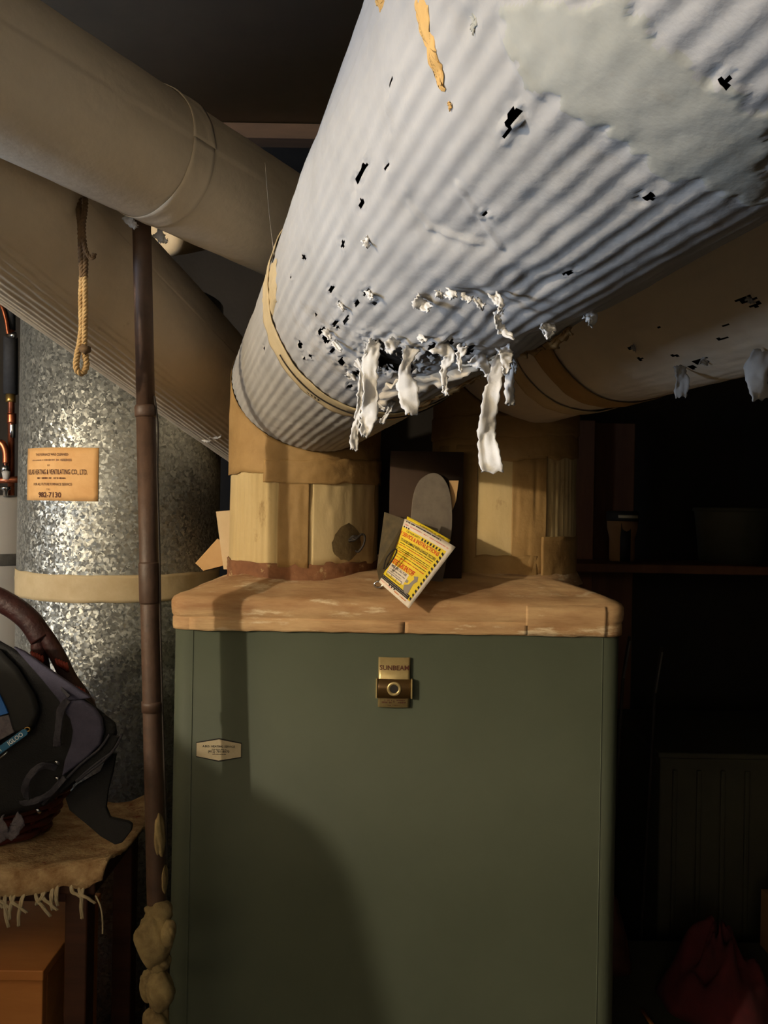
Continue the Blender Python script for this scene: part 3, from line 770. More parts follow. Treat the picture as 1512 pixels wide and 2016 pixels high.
# right hand duct
RC = 0.132
cdu = Duct((0.224, 1.43, 1.79), (0.28, -1.0, 0.0), RC)
cr_ = root('heating_duct', (0.224, 1.43, 1.37), 'shaded duct right of the torn one, on its own riser', 'duct', 'insulated ducts on the furnace')
CH = []
for (px, py, ls, la) in [(1470, 590, .009, .003), (1490, 600, .006, .003), (1300, 645, .004, .002), (1245, 682, .005, .003), (1262, 705, .004, .002), (1330, 700, .006, .003), (1380, 712, .012, .004), (1360, 722, .006, .003), (1420, 668, .007, .002), (1428, 640, .005, .0015)]:
    s, th, _ = cdu.hit(px, py); CH.append((s, th, ls, la))
def hc_(Sc, Tc):
    h = np.zeros(Sc.shape, bool); nz = 0.5*vnoise(Sc*170, Tc*40, 12)+0.35*vnoise(Sc*420, Tc*120, 13)
    for (s, t, ls, la) in CH: h |= np.sqrt(((Sc-s)/ls)**2+(wrap(Tc-t)*RC/la)**2) < 1+nz
    return h
crun = cdu.run('duct_run', m_paper_old, cr_, 3, 400, np.concatenate([np.linspace(-.2, .1, 40, endpoint=False), np.linspace(.1, 1.2, 220, endpoint=False), np.linspace(1.2, 3, 24)]),
        lambda s, t: 0.0018*vnoise(s*9, t*3, 71)+.0005*vnoise(s*50, t*14, 72)+.0001*np.cos(66*t), hc_)
cdu.run('inner_pipe', m_dark, cr_, 3, 48, np.linspace(-.2, 3, 40), r=RC-.01)
cdu.riser('riser', m_riser, cr_, 1.372, 200, rib_riser(60, -1.3, -.2, .0008, 15, RC))
cdu.riser_band('tape_collar', m_tape, cr_, zcol(1.600, .01), None, -PI-.5, .5, .0022, .004, 63, 120, mitre_top=True)
cdu.riser_band('tape_collar', m_tape, cr_, zcol(1.640, .01), zcol(1.68, .01), -PI-.5, .5, .0040, .004, 64, 120)
cdu.riser_band('tape_strip', m_tape, cr_, 1.40, 1.60, -PI/2-.05, -PI/2+.42, .0020, .002, 65, 30)
cdu.riser_band('tape_strip', m_tape, cr_, 1.40, 1.62, -PI/2-1.2, -PI/2-.5, .0018, .002, 66, 30)
cdu.riser_band('base_band', m_tape, cr_, 1.370, 1.462, -PI/2+.35, 0.6, .0030, .002, 67, 50)
cdu.riser_band('base_band', m_tape, cr_, 1.370, 1.43, -PI/2-1.2, -PI/2+.3, .0026, .004, 68, 50)
s2 = cdu.hit(1150, 760)[0]
cdu.band('seam_tape', m_tape, cr_, s2-.05, s2+.0, .002, .004, 71, 120)
cdu.band('seam_tape', m_tape_pale, cr_, s2-.14, s2-.10, .002, .004, 73, 120)
for i, fl in enumerate([[(1338, 720, 26), (1342, 745, 22), (1340, 782, 24)], [(1500, 690, 44), (1492, 735, 40), (1500, 786, 48)], [(1380, 708, 14), (1392, 716, 9)], [(1245, 680, 9), (1252, 690, 6)], [(1472, 586, 10), (1482, 596, 8)]]):
    flap_px(cdu, cr_, fl, m_paper, 41+i)
# flared plaster foot of the riser
vsf = [Vector((0.224+.133*math.cos(t), 1.43+.133*math.sin(t), 1.40)) for t in [-PI+PI*1.2*k/30 for k in range(31)]]
vsg = [Vector((0.224+.146*math.cos(t), 1.43+.146*math.sin(t), 1.376)) for t in [-PI+PI*1.2*k/30 for k in range(31)]]
solid(mesh('foot_plaster', vsf+vsg, [(k, k+1, 32+k, 31+k) for k in range(30)], m_bonnet, cr_), .002)

# upper left duct (A) and lower left duct (B)
RA = 0.084
eA = Vector((-0.594, -1, 0.0114)).normalized()
jA = Vector((-0.915+.594*2.68, 2.68, 1.949))
da = Duct(jA, eA, RA)
ar = root('heating_duct', (jA.x, jA.y, jA.z), 'upper grey insulated duct crossing the top left corner', 'duct', 'insulated ducts on the furnace')
da.run('duct_run', m_paper_old, ar, 3.2, 160, np.linspace(0, 4.2, 200), lambda s, t: .0012*vnoise(s*7, t*2.5, 81)+.0005*vnoise(s*40, t*10, 82), mitre=False)
da.run('inner_pipe', m_dark, ar, 3.2, 32, np.linspace(.002, 4.2, 20), mitre=False, r=RA-.008)
ha = da.hit(300, 460)
for k, (px, py) in enumerate([(250, 430), (310, 462)]):
    h = da.hit(px, py)
    ribbon('torn_flap', [(h[2]+Vector((0, 0, .004)), .018), (h[2]+Vector((.006, .0, -.006)), .012), (h[2]+Vector((.014, 0, -.010)), .004)], m_paper, ar, None, .002, 90+k, .001)
hA2 = da.hit(400, 300)[0]
da.band('seam_tape', m_paper_old, ar, hA2-.02, hA2+.02, .0014, .003, 85, 80)

RBb = 0.1225
eB = Vector((-0.23, -1, 0.228)).normalized()
jB = Vector((-0.402, 1.670, 1.791))-eB*1.06
db = Duct(jB, eB, RBb)
br = root('heating_duct', (jB.x, jB.y, jB.z), 'lower grey insulated duct sloping behind the rope and brown pipe', 'duct', 'insulated ducts on the furnace')
def rB(s, t):
    tw = wrap(t)
    msk = np.clip((-tw-0.9)/.15, 0, 1)*np.clip((tw+2.6)/.15, 0, 1)
    return .0014*vnoise(s*7, t*2.5, 91)+.0005*vnoise(s*40, t*10, 92)+.0007*msk*np.cos(64*t)
db.run('duct_run', m_paper_old, br, 3, 512, np.linspace(0, 3.0, 260), rB, mitre=False)
db.run('inner_pipe', m_dark, br, 3, 48, np.linspace(0.002, 3.0, 20), mitre=False, r=RBb-.01)
h = db.hit(420, 862)
for k, (px, py) in enumerate([(408, 868), (425, 862)]):
    h = db.hit(px, py)
    ribbon('torn_flap', [(h[2]+Vector((-.01, -.002, .004)), .010), (h[2]+Vector((.004, -.008, .002)), .012), (h[2]+Vector((.016, -.006, .008)), .003)], m_paper, br, None, .002, 96+k, .001)
# rear duct stub glimpsed between the two
re_ = root('heating_duct', (-0.62, 2.10, 2.1), 'cream lit stub of rear duct glimpsed between the left ducts', 'duct', 'insulated ducts on the furnace')
pA, pB = at(322, 462, 2.05), at(520, 430, 2.6)
dd = (pB-pA).normalized()
e_, a_, b_ = frame(dd); prof_ = [(0, .0), (.03, -.012), (.052, -.004), (.058, .02), (.06, .1), (.06, .7)]
vs, fs = [], []
for r_, s_ in prof_:
    for k in range(32): vs.append(pA+dd*s_+(a_*math.cos(2*PI*k/32)+b_*math.sin(2*PI*k/32))*max(r_, .001))
for i in range(len(prof_)-1):
    for k in range(32): fs.append((i*32+k, i*32+(k+1) % 32, (i+1)*32+(k+1) % 32, (i+1)*32+k))
mesh('duct_run', vs, fs, m_pale, re_)
mesh('duct_end', [pA+dd*.001+(a_*math.cos(2*PI*k/24)+b_*math.sin(2*PI*k/24))*.012-dd*.002 for k in range(24)], [tuple(range(24))], m_dark, re_)

# cobweb thread
tag(tube('cobweb_thread', spline([at(522, 320, 1.0), at(530, 420, .97), at(541, 512, .93)], 6), .0004, m_web, None, 5), 'single cobweb thread hanging beside the torn duct', 'cobweb')

# ------------------------------------------------------------------ galvanised drum with card
DX, DY, DR = -0.686, 2.0, 0.2496
drum = root('return_air_drum', (DX, DY, 0), 'large galvanised spangled metal drum left of the furnace', 'air drum')
body = lathe('drum_body', [(DR, 0.0), (DR, .5), (DR, 1.0), (DR, 1.5), (DR, 2.04)], (DX, DY), m_galv, drum, 128)
ztb = [at(180, y, DY-DR).z for y in (1190, 1134)]
def dmap(px, py):
    return cyl_hit(px, py, Vector((DX, DY, 0)), Vector((0, 0, 1)), DR)[2]
vs, fs = [], []
n = 110; nz = 8
z0d, z1d = dmap(180, 1187).z, dmap(180, 1132).z
for k in range(n+1):
    t = -PI-.3+(PI+.6)*k/n
    for j in range(nz+1):
        z = z0d+(z1d-z0d)*j/nz
        e = .0015*float(vnoise(k*.2, j*.1, 6)) if j in (0, nz) else 0
        rr = DR+.002+.0008*float(vnoise(k*.3, j*.8, 7))+(.0016 if j == 5 else 0)*max(0, float(vnoise(k*.15, 1, 9)))
        vs.append(Vector((DX+rr*math.cos(t), DY+rr*math.sin(t), z+e)))
for k in range(n):
    for j in range(nz):
        a = k*(nz+1)+j; fs.append((a, a+nz+1, a+nz+2, a+1))
solid(mesh('tape_band', vs, fs, m_tape_pale, drum, 'cream tape band'), .0012, 0)
# standing seam
tube('drum_seam', [Vector((DX+(DR+.001)*math.cos(-PI/2+.62), DY+(DR+.001)*math.sin(-PI/2+.62), z)) for z in (0.0, 1.0, 2.0)], .003, m_galv, drum, 8)
# card
pl, pr = dmap(55, 933), dmap(194, 933)
tl = math.atan2(pl.y-DY, pl.x-DX); trr = math.atan2(pr.y-DY, pr.x-DX)
cz0, cz1 = dmap(124, 986).z, dmap(124, 881).z
CWid = (trr-tl)*DR; CHgt = cz1-cz0
def cmap(u, v, w_):   # u across 0..1, v up 0..1
    t = tl+(trr-tl)*u; rr = DR+.0012+w_
    return Vector((DX+rr*math.cos(t), DY+rr*math.sin(t), cz0+CHgt*v))
vs, fs = [], []
for i in range(17):
    for j in range(9):
        vs.append(cmap(i/16, j/8, .0006*float(vnoise(i*.3, j*.4, 2))))
for i in range(16):
    for j in range(8):
        a = i*9+j; fs.append((a, a+9, a+10, a+1))
card = solid(mesh('service_card', vs, fs, m_card, drum, 'orange service card with printed lettering'), .0008, 0)
def ctext(s, size, v, cx=.42, wfit=None, bold=0):
    g, f_ = text_geo(s, size, 0, 0, 1, bold)
    xs = [p[0] for p in g]; ys = [p[1] for p in g]
    sx = (wfit/(max(xs)-min(xs))) if wfit else 1/CWid
    mx = (max(xs)+min(xs))/2; my = (max(ys)+min(ys))/2
    return [((x-mx)*sx+cx, (y-my)/CHgt+v) for x, y in g], f_
def cscr(x0, x1, v, h):
    g, f_ = scribble(x0*CWid, x1*CWid, 0, h, R, 1.0); return [(x/CWid, y/CHgt+v) for x, y in g], f_
for g_ in [ctext('THIS FURNACE WAS CLEANED', .008, .87, .42, .47, .0001), ctext('BY', .006, .665, .40, .04), ctext('KELAS HEATING & VENTILATING CO., LTD.', .0165, .535, .46, .84, .0002),
                     cscr(.22, .62, .425, .0038), ctext('FOR ALL FUTURE FURNACE SERVICE', .008, .31, .43, .55, .0001), ctext('CALL', .006, .215, .40, .06), ctext('982-7130', .017, .11, .41, .33, .0003)]:
    print2('lettering', [g_], cmap, .0016, m_ink, card)
print2('handwriting', [cscr(.12, .28, .765, .004), cscr(.30, .47, .765, .005), cscr(.50, .68, .765, .006)], cmap, .0016, m_inkf, card)

# ------------------------------------------------------------------ brown gas pipe
PY = 1.10
p_top, p_bot = at(279, 445, PY), at(309, 1800, PY)
dirp = (p_bot-p_top)
def pp(py_px): 
    f = (py_px-445)/(1800-445); return p_top+dirp*f
gp = root('gas_pipe', pp(2900), 'brown painted vertical pipe in front of the galvanised drum', 'pipe')
gp.location.z = 0; 
def zpoint(z): 
    f = (z-p_top.z)/dirp.z; return p_top+dirp*f
tube('upper_pipe', [zpoint(z) for z in (1.955, 1.9, pp(815).z)], .0132, m_gaspipe, gp, 20)
tube('lower_pipe', [zpoint(z) for z in (pp(812).z, 1.3, .9, .3, 0.0)], .0138, m_gaspipe, gp, 20)
tube('coupling', [pp(v) for v in (798, 802, 818, 822)], lambda f: .0158 if .1 < f < .9 else .0142, m_gaspipe, gp, 20)
tube('coupling', [pp(v) for v in (1106, 1110, 1184, 1188)], lambda f: .0152 if .1 < f < .9 else .014, m_gaspipe, gp, 20)
tube('coupling', [pp(v) for v in (1380, 1386, 1400)], .0152, m_gaspipe, gp, 20)
tube('signal_wire', spline([pp(780)+Vector((.014, -.004, 0)), pp(840)+Vector((.018, -.004, 0)), pp(930)+Vector((.016, -.004, 0)), pp(1080)+Vector((.0165, -.004, 0)), pp(1250)+Vector((.0155, -.004, 0)), pp(1420)+Vector((.016, -.004, 0)), pp(1700)+Vector((.018, -.004, 0))], 8), .0016, m_dark, gp, 6, 'thin dark wire along the pipe')
def lump(name, c, rx, ry, rz, seed, m=m_fit):
    bm = bmesh.new(); bmesh.ops.create_icosphere(bm, subdivisions=4, radius=1)
    for v in bm.verts:
        q = v.co.copy(); nn = float(vnoise(q.x*1.6+q.z*1.1+5, q.y*1.6+q.z*.7+5, seed))*.22+float(vnoise(q.x*4+q.z*3+5, q.y*4+5, seed+1))*.08
        v.co = Vector((c.x+q.x*rx*(1+nn), c.y+q.y*ry*(1+nn), c.z+q.z*rz*(1+nn)))
    me = bpy.data.meshes.new(name); bm.to_mesh(me); bm.free()
    return link(name, me, m, gp)
lump('valve_body', at(306, 1838, PY-.01), .026, .024, .040, 3)
lump('valve_cap', at(333, 1836, PY-.03), .010, .012, .017, 5)
lump('valve_collar', at(312, 1795, PY-.006), .019, .018, .016, 7)
lump('union_nut', at(312, 1895, PY-.006), .016, .018, .014, 9)
lump('union_body', at(318, 1945, PY-.014), .019, .020, .028, 11)
lump('union_body', at(300, 1938, PY-.004), .016, .018, .024, 13)
lump('lower_nut', at(308, 2008, PY-.006), .019, .018, .024, 15)
lump('plaster_drip', pp(1640)+Vector((.008, -.006, 0)), .008, .012, .030, 17)
lump('plaster_drip', pp(1730)+Vector((.013, -.003, 0)), .004, .010, .020, 19)

# ------------------------------------------------------------------ rope
rp = root('rope', at(158, 735, 1.02), 'twisted sisal rope hanging in a loop before the left ducts', 'rope')
def twisted(path, r, strands=3, pitch=.016, n=6):
    geos = []
    P = spline(path, 14); L = 0; Ls = [0]
    for i in range(1, len(P)): L += (P[i]-P[i-1]).length; Ls.append(L)
    for s_ in range(strands):
        pts = []; u = None
        for i, p in enumerate(P):
            t = (P[min(i+1, len(P)-1)]-P[max(i-1, 0)]).normalized()
            u = t.orthogonal().normalized() if u is None else (u-t*u.dot(t)).normalized()
            v = t.cross(u); a = 2*PI*(Ls[i]/pitch+s_/strands); pts.append(p+(u*math.cos(a)+v*math.sin(a))*r*.52)
        geos.append(tube_geo(pts, r*.56, n))
    return merge(geos)
yr = 1.03
loop_pts = [(162, 545), (160, 590), (161, 640), (158, 672), (152, 700), (150, 720), (155, 733), (164, 733), (170, 718), (168, 700), (166, 690)]
mesh('rope_loop', *twisted([at(x, y, yr+.003*math.sin(i)) for i, (x, y) in enumerate(loop_pts)], .0042), m_rope, rp)
mesh('rope_strand', *twisted([at(167, 545, yr), at(168, 600, yr-.004), at(167, 650, yr-.006), at(166, 690, yr-.004)], .0038), m_rope, rp)
bm_k = bmesh.new(); bmesh.ops.create_icosphere(bm_k, subdivisions=2, radius=.0075)
for v in bm_k.verts: v.co = v.co*(1+.3*float(vnoise(v.co.x*300+5, v.co.z*300+5, 4)))+at(168, 688, yr-.006)
mk = bpy.data.meshes.new('rope_knot'); bm_k.to_mesh(mk); bm_k.free(); link('rope_knot', mk, m_ropedark, rp)
mesh('rope_upper', *twisted([at(156, 330, yr+.02), at(155, 400, yr+.01), at(158, 440, yr), at(160, 500, yr), at(163, 546, yr)], .0044), m_ropedark, rp)
mesh('rope_upper', *twisted([at(168, 330, yr+.02), at(168, 400, yr+.006), at(163, 450, yr), at(168, 505, yr), at(167, 546, yr)], .0040), m_ropedark, rp)
mesh('rope_end', *twisted([at(163, 470, yr-.004), at(172, 500, yr-.006), at(182, 508, yr-.008), at(186, 500, yr-.006)], .0030), m_ropedark, rp)

# ------------------------------------------------------------------ grey water tank and plumbing
TX, TY = -1.235, 2.30
tk = root('water_tank', (TX, TY, 0), 'light grey water tank at the left edge behind the drum', 'tank')
ztk = at(10, 975, TY-.2).z
lathe('tank_body', [(.24, 0.0), (.245, .02), (.245, ztk-.02), (.240, ztk-.008), (.225, ztk), (.0001, ztk+.004)], (TX, TY), m_tank, tk, 72)
zs0, zs1 = at(10, 1116, TY-.2).z, at(10, 1092, TY-.2).z
lathe('tank_strap', [(.2462, zs0), (.2478, zs0+.003), (.2478, zs1-.003), (.2462, zs1)], (TX, TY), m_strap, tk, 72)
pl_ = root('plumbing_riser', at(22, 975, 2.16), 'copper plumbing with black foam sleeve above the grey tank', 'plumbing')
Yp = 2.16
def vp(name, px, ys, r, m, par=pl_): return tube(name, [at(px+ (y-700)*0.0, y, Yp) for y in ys], r, m, par, 16)
vp('copper_pipe', 22, (560, 660, 975), .009, m_copper)
vp('foam_sleeve', 21, (664, 700, 776), .019, m_foam)
vp('foam_sleeve', 20, (560, 600, 650), .014, m_foam)
vp('sleeve_end', 21, (776, 788, 792), .013, m_brass)
vp('brass_fitting', 22, (796, 800, 808, 812), .008, m_brass)
vp('copper_nut', 23, (814, 818, 830, 834), .0125, m_copper)
vp('chrome_nipple', 24, (834, 838, 846, 862), .009, m_chrome)
tube('clamp_screw', [at(14, 661, Yp-.02), at(24, 660, Yp-.024), at(31, 660, Yp-.024)], lambda f: .006+.004*f, m_chrome, pl_, 12)
tube('copper_loop', spline([at(-8, 590, Yp-.01), at(4, 604, Yp-.02), at(12, 630, Yp-.02), at(16, 655, Yp-.02), at(20, 664, Yp-.02)], 8), .0055, m_copper, pl_, 10)
tube('flex_pipe', spline([at(-12, 880, Yp-.02), at(2, 872, Yp-.02), at(11, 888, Yp-.02), at(12, 912, Yp-.02)], 8), .010, m_copper, pl_, 12)
tube('chrome_valve', [at(11, 900, Yp-.02), at(11, 916, Yp-.02), at(10, 918, Yp-.02), at(10, 930, Yp-.02)], lambda f: .006 if f < .5 else .011, m_chrome, pl_, 12)
tube('valve_cap', [at(12, 928, Yp-.02), at(12, 936, Yp-.02), at(12, 944, Yp-.02)], lambda f: .012-.004*f, m_tank, pl_, 12)
tube('copper_tee', [at(-20, 946, Yp-.01), at(10, 945, Yp-.01), at(36, 944, Yp-.01)], .0095, m_copper, pl_, 12)
tube('tank_port', [at(11, 958, Yp-.02), at(11, 963, Yp-.02), at(11, 966, Yp-.02), at(11, 978, Yp-.02)], lambda f: .014 if f < .4 else .007, m_chrome, pl_, 12)

# ------------------------------------------------------------------ table, rug, crate
TZ = 0.918
tb = root('work_table', (-0.8, 1.34, 0), 'dark wooden table under the fringed rug at lower left', 'table')
TX0, TX1, TY0, TY1 = -1.36, -0.445, 1.200, 1.480
box('table_top', TX0, TX1, TY0, TY1, TZ-.03, TZ, m_table, tb, .003)
box('apron', TX0+.03, TX1-.03, TY0+.02, TY0+.04, TZ-.052, TZ-.03, m_table, tb, .002)
box('apron', TX1-.05, TX1-.03, TY0+.02, TY1-.02, TZ-.06, TZ-.03, m_table, tb, .002)
for x in (TX0+.02, TX1-.052):
    for y in (TY0+.012, TY1-.05):
        box('leg', x, x+.036, y, y+.036, 0, TZ-.03, m_table, tb, .003)
# rug: wavy cloth lying on the table and drooping over its front edge
rg_ = root('woven_rug', (-0.8, 1.34, TZ), 'tan and rust woven rug with cream fringe under the basket', 'rug')
nx, ny = 90, 40; vs, fs = [], []
def rugpt(u, v):
    """u 0..1 left->right, v 0 front -> 1 back"""
    x = -1.34+(0.910)*u; 
    xr_ = x+0.018*math.sin(v*3.0)*u
    y = TY0-.012+(TY1-TY0+.0)*v
    nn = float(vnoise(u*9, v*4, 31))
    z = TZ+.006+.006*max(0, nn)+.014*max(0, u-.86)/.14*max(0, nn+.4)
    if v < .10:
        q = (.10-v)/.10
        z -= .030*q*q+.004*q; y += .004*q
        z += .006*float(vnoise(u*30, 0, 32))*q
    if v > .8: z += .010*(v-.8)/.2*max(0, float(vnoise(u*14, 3, 33))+.5)
    z = max(z, TZ+.004) if y > TY0-.002 else z
    return Vector((xr_, y, z))
for i in range(nx+1):
    for j in range(ny+1):
        p = rugpt(i/nx, j/ny); p.z += .0010*math.sin(i*2.6)*math.sin(j*2.2)
        vs.append(p)
for i in range(nx):
    for j in range(ny):
        a = i*(ny+1)+j; fs.append((a, a+ny+1, a+ny+2, a+1))
solid(mesh('rug_cloth', vs, fs, m_rug, rg_), .004, 1)
k = 0
for i in range(34):
    u = .56+.405*i/33+R.uniform(-.006, .006)
    p = rugpt(u, 0.0)
    ln = R.uniform(.014, .044); dx = R.uniform(-.012, .034)
    pts = [p+Vector((0, .004, .006)), p+Vector((dx*.3, -.008, -.004)), p+Vector((dx*.7, -.010, -ln*.55)), p+Vector((dx, -.008, -ln))]
    geos = []
    for s_ in range(3):
        geos.append(tube_geo(spline([q+Vector((.0018*math.cos(s_*2.1+ii*1.6), .0012*math.sin(s_*2.1+ii*1.6), 0)) for ii, q in enumerate(pts)], 5), lambda f: .0021*(1-.3*f), 5))
    mesh('fringe_tassel', *merge(geos), m_fringe, rg_)
pf = rugpt(.93, 0)
tube('loose_thread', spline([at(188, 1763, 1.170), at(198, 1785, 1.163), at(202, 1812, 1.163), at(202, 1838, 1.165)], 8), .0013, m_fringe, rg_, 6, 'loose cream thread')
# crate under table
cb = root('wooden_crate', (-0.6, 1.25, 0), 'orange brown wooden box under the table front', 'box')
yb1 = 1.185; pc = at(85, 1912, yb1)
box('box_top', -.98, pc.x, yb1, 1.43, pc.z-.016, pc.z, m_boxwood, cb, .002)
box('box_front', -.975, pc.x-.003, yb1+.006, yb1+.022, .02, pc.z-.016, m_boxwood, cb, .002)
box('box_side', pc.x-.019, pc.x-.003, yb1+.022, 1.425, .02, pc.z-.016, m_boxwood, cb, .002)
box('box_bottom', -.975, pc.x-.003, yb1+.006, 1.425, 0, .02, m_boxwood, cb, .002)

# ------------------------------------------------------------------ wicker basket
BXc, BYc, BZ0 = -0.735, 1.338, TZ+.016
bk = root('wicker_basket', (BXc, BYc, BZ0), 'dark red wicker basket with arched handle holding the cooler', 'basket')
BH = .20
def brad(f): return .152+.067*math.sin(f*PI*.5)
SQ = 0.62  # oval
for i in range(13):
    f = i/12; r_ = brad(f); pts = []
    for k in range(84):
        a = 2*PI*k/84; q = r_+.0028*math.cos(k*PI*84/84/3.0*1.0+(PI if i % 2 else 0))
        pts.append(Vector((BXc+q*math.cos(a), BYc+q*SQ*math.sin(a), BZ0+.006+BH*f)))
    tube('weave_strand', pts, .0074 if i < 12 else .0115, m_wicker, bk, 6, closed=True)
for k in range(28):
    a = 2*PI*k/28
    tube('stake', [Vector((BXc+brad(f)*math.cos(a), BYc+brad(f)*SQ*math.sin(a), BZ0+.004+BH*f)) for f in (0, .25, .5, .75, 1)], .0035, m_wicker, bk, 6)
lathe('basket_base', [(.0001, BZ0), (.142, BZ0), (.145, BZ0+.006), (.0001, BZ0+.008)], (BXc, BYc), m_wicker, bk, 40).scale = (1, 1, 1)
for o in bk.children:
    if o.name.startswith('basket_base'):
        for v in o.data.vertices: v.co.y = BYc+(v.co.y-BYc)*SQ
Yh = 1.36
def hpt(px, py, y=Yh): return at(px, py, y)
harc = spline([hpt(-230, 1300), hpt(-190, 1235), hpt(-110, 1185), hpt(-30, 1172), hpt(20, 1192), hpt(58, 1222), hpt(82, 1258)], 8)
tube('handle', harc, .020, m_wickdark, bk, 12, 'arched dark handle')
tube('handle_branch', spline([hpt(62, 1226), hpt(76, 1256), hpt(78, 1290), hpt(84, 1330), hpt(90, 1380)], 8), .0150, m_wickdark, bk, 10)
tube('handle_branch', spline([hpt(74, 1232), hpt(96, 1262), hpt(116, 1296), hpt(136, 1336), hpt(160, 1370), hpt(176, 1400)], 8), .0142, m_wickdark, bk, 10)
for (px, py, dx, dy) in ((70, 1286, 4, 10), (118, 1300, 8, 14), (152, 1352, 10, 12)):
    geos = []
    for s_ in range(5):
        c0 = hpt(px-8+s_*5, py-3+s_*2, Yh-.014); geos.append(tube_geo([c0, c0+Vector((.004, -.003, -.008)), hpt(px+dx+s_*3-4, py+dy+s_*2, Yh-.012)], .0026, 6))
    mesh('handle_binding', *merge(geos), mat('red_binding', hexc(150, 56, 36), hexc(116, 40, 26), 60, .5) if 'red_binding' not in MATS else MATS['red_binding'], bk, 'red wrapped binding')

# ------------------------------------------------------------------ navy cooler bag
cg = root('cooler_bag', at(60, 1600, 1.32), 'navy and black soft cooler bag lying in the wicker basket', 'bag')
Yb = 1.215
def cpm(u, v, w_): return at(u, v, Yb)+Vector((-.72*w_, w_, -.42*w_))     # u,v in photo px at the bag's front plane
bagpoly = [(-190, 1270), (-60, 1240), (0, 1256), (60, 1290), (110, 1330), (172, 1372), (205, 1398), (232, 1420), (240, 1442), (222, 1478), (180, 1520), (140, 1552), (96, 1585), (50, 1600), (0, 1612), (-100, 1628), (-190, 1600)]
bag = prism('bag_body', bagpoly, cpm, .15, m_blacknylon, cg, .014, 'black nylon body')
def layer(name, poly, w0, th, m, b=.002, parent=cg, label=None):
    return prism(name, poly, lambda u, v, w_: at(u, v, Yb)+Vector((0, -w0-th+w_, 0)), th, m, parent, b, label)
# dark olive-black lid face with rounded bulge
lid = layer('lid_panel', [(-150, 1290), (-40, 1262), (4, 1276), (40, 1312), (74, 1366), (84, 1400), (70, 1432), (48, 1440), (-150, 1452)], .0, .016, mat('black_lid_fabric', hexc(24, 24, 22), hexc(18, 18, 17), 60, .7), .010)
layer('side_gusset', [(26, 1272), (48, 1282), (110, 1326), (172, 1368), (180, 1374), (136, 1380), (122, 1392), (118, 1380), (84, 1338), (56, 1306)], -.006, .010, m_slatefab, .003, label='slate fabric gusset')
layer('side_pocket', [(128, 1388), (140, 1378), (166, 1376), (190, 1392), (204, 1412), (208, 1436), (202, 1462), (178, 1486), (150, 1508), (126, 1526), (132, 1494), (144, 1462), (148, 1436), (142, 1412), (130, 1396)], .0, .012, m_slatefab, .004, label='slate grey curved side pocket')
def wpath(pts, wpx, name, m, depth=.012, amp=.0004, seed=3, thick=.0016, label=None, hint=None):
    return ribbon(name, [(at(x, y, Yb-depth-d_), wpx/F*Yb) for x, y, d_ in pts], m, cg, hint, amp, seed, thick, label=label)
wpath([(134, 1378, .0), (120, 1398, .008), (114, 1440, .010), (112, 1470, .006)], 14, 'strap', m_webbing, label='grey webbing strap')
wpath([(112, 1512, .004), (84, 1508, .016), (60, 1526, .020), (49, 1552, .018), (52, 1572, .008)], 13, 'strap_loop', m_webbing, label='curled webbing strap end')
wpath([(128, 1530, .004), (96, 1564, .010), (66, 1578, .010), (40, 1582, .004)], 11, 'strap', m_webbing)
wpath([(118, 1352, -.010), (136, 1372, .002)], 6, 'strap', m_webbing)
# piping along lower right rim
for a_ in ([(240, 1446), (228, 1470), (206, 1496), (180, 1516), (152, 1538)], [(216, 1446), (196, 1474), (160, 1504), (134, 1530), (110, 1556), (84, 1584)], [(222, 1480), (186, 1506), (150, 1538)]):
    tube('piping', spline([at(x, y, Yb-.010) for x, y in a_], 6), .0022, m_webbing, cg, 8)
layer('rim_panel', [(214, 1446), (238, 1448), (224, 1474), (182, 1512), (150, 1536), (122, 1560), (112, 1552), (140, 1524), (170, 1498), (198, 1470)], .0, .006, m_blacknylon, .002)
# blue patch and grey mesh panel
layer('blue_patch', [(-60, 1330), (2, 1342), (14, 1368), (28, 1398), (8, 1404), (-60, 1420)], .016, .004, m_blue, .001, label='bright blue panel')
layer('mesh_panel', [(-60, 1424), (6, 1406), (28, 1402), (34, 1424), (38, 1436), (-60, 1490)], .014, .004, m_greyfab, .001, label='grey mesh panel')
# zipper tag with the brand lettering
t0_, t1_ = (-10, 1484), (54, 1438)
tl_ = Vector((t1_[0]-t0_[0], t1_[1]-t0_[1], 0)); Lt = tl_.length; tu = tl_/Lt; tv = Vector((-tu.y, tu.x, 0))
def tmap(u, v, w_):
    q = Vector((t0_[0], t0_[1], 0))+tu*u-tv*v; return at(q.x, q.y, Yb-.030)+Vector((0, -w_, 0))
zt_ = prism('zip_pull', [(0, -7), (Lt-4, -7), (Lt, -4), (Lt, 4), (Lt-4, 7), (0, 7)], tmap, .003, m_bluetag, cg, .0008, 'blue rubber zipper pull reading IGLOO')
g, f_ = text_geo('IGLOO', 12, Lt*.66, 0, .95, .25)
g2, f2 = text_geo('I', 12, Lt*.20, 0, 1, 0)
print2('lettering', [(g, f_)], tmap, .0034, m_whiteink, zt_)
print2('emblem', [(g2, f2)], tmap, .0034, m_whiteink, zt_)
tube('pull_ring', [at(54+5*math.cos(a), 1436+4*math.sin(a), Yb-.031) for a in [2*PI*k/16 for k in range(16)]], .0012, m_brass, zt_, 6, closed=True)
tube('zipper_edge', [at(-10, 1500, Yb-.024), at(6, 1488, Yb-.024), at(15, 1480, Yb-.024)], .0014, m_chrome, cg, 6)
for (px, py) in ((112, 1502), (113, 1534), (75, 1597)):
    lumpb = tube('buckle', [at(px-4, py-4, Yb-.016), at(px, py-2, Yb-.019), at(px+4, py+3, Yb-.016)], .0026, m_chrome, cg, 8)
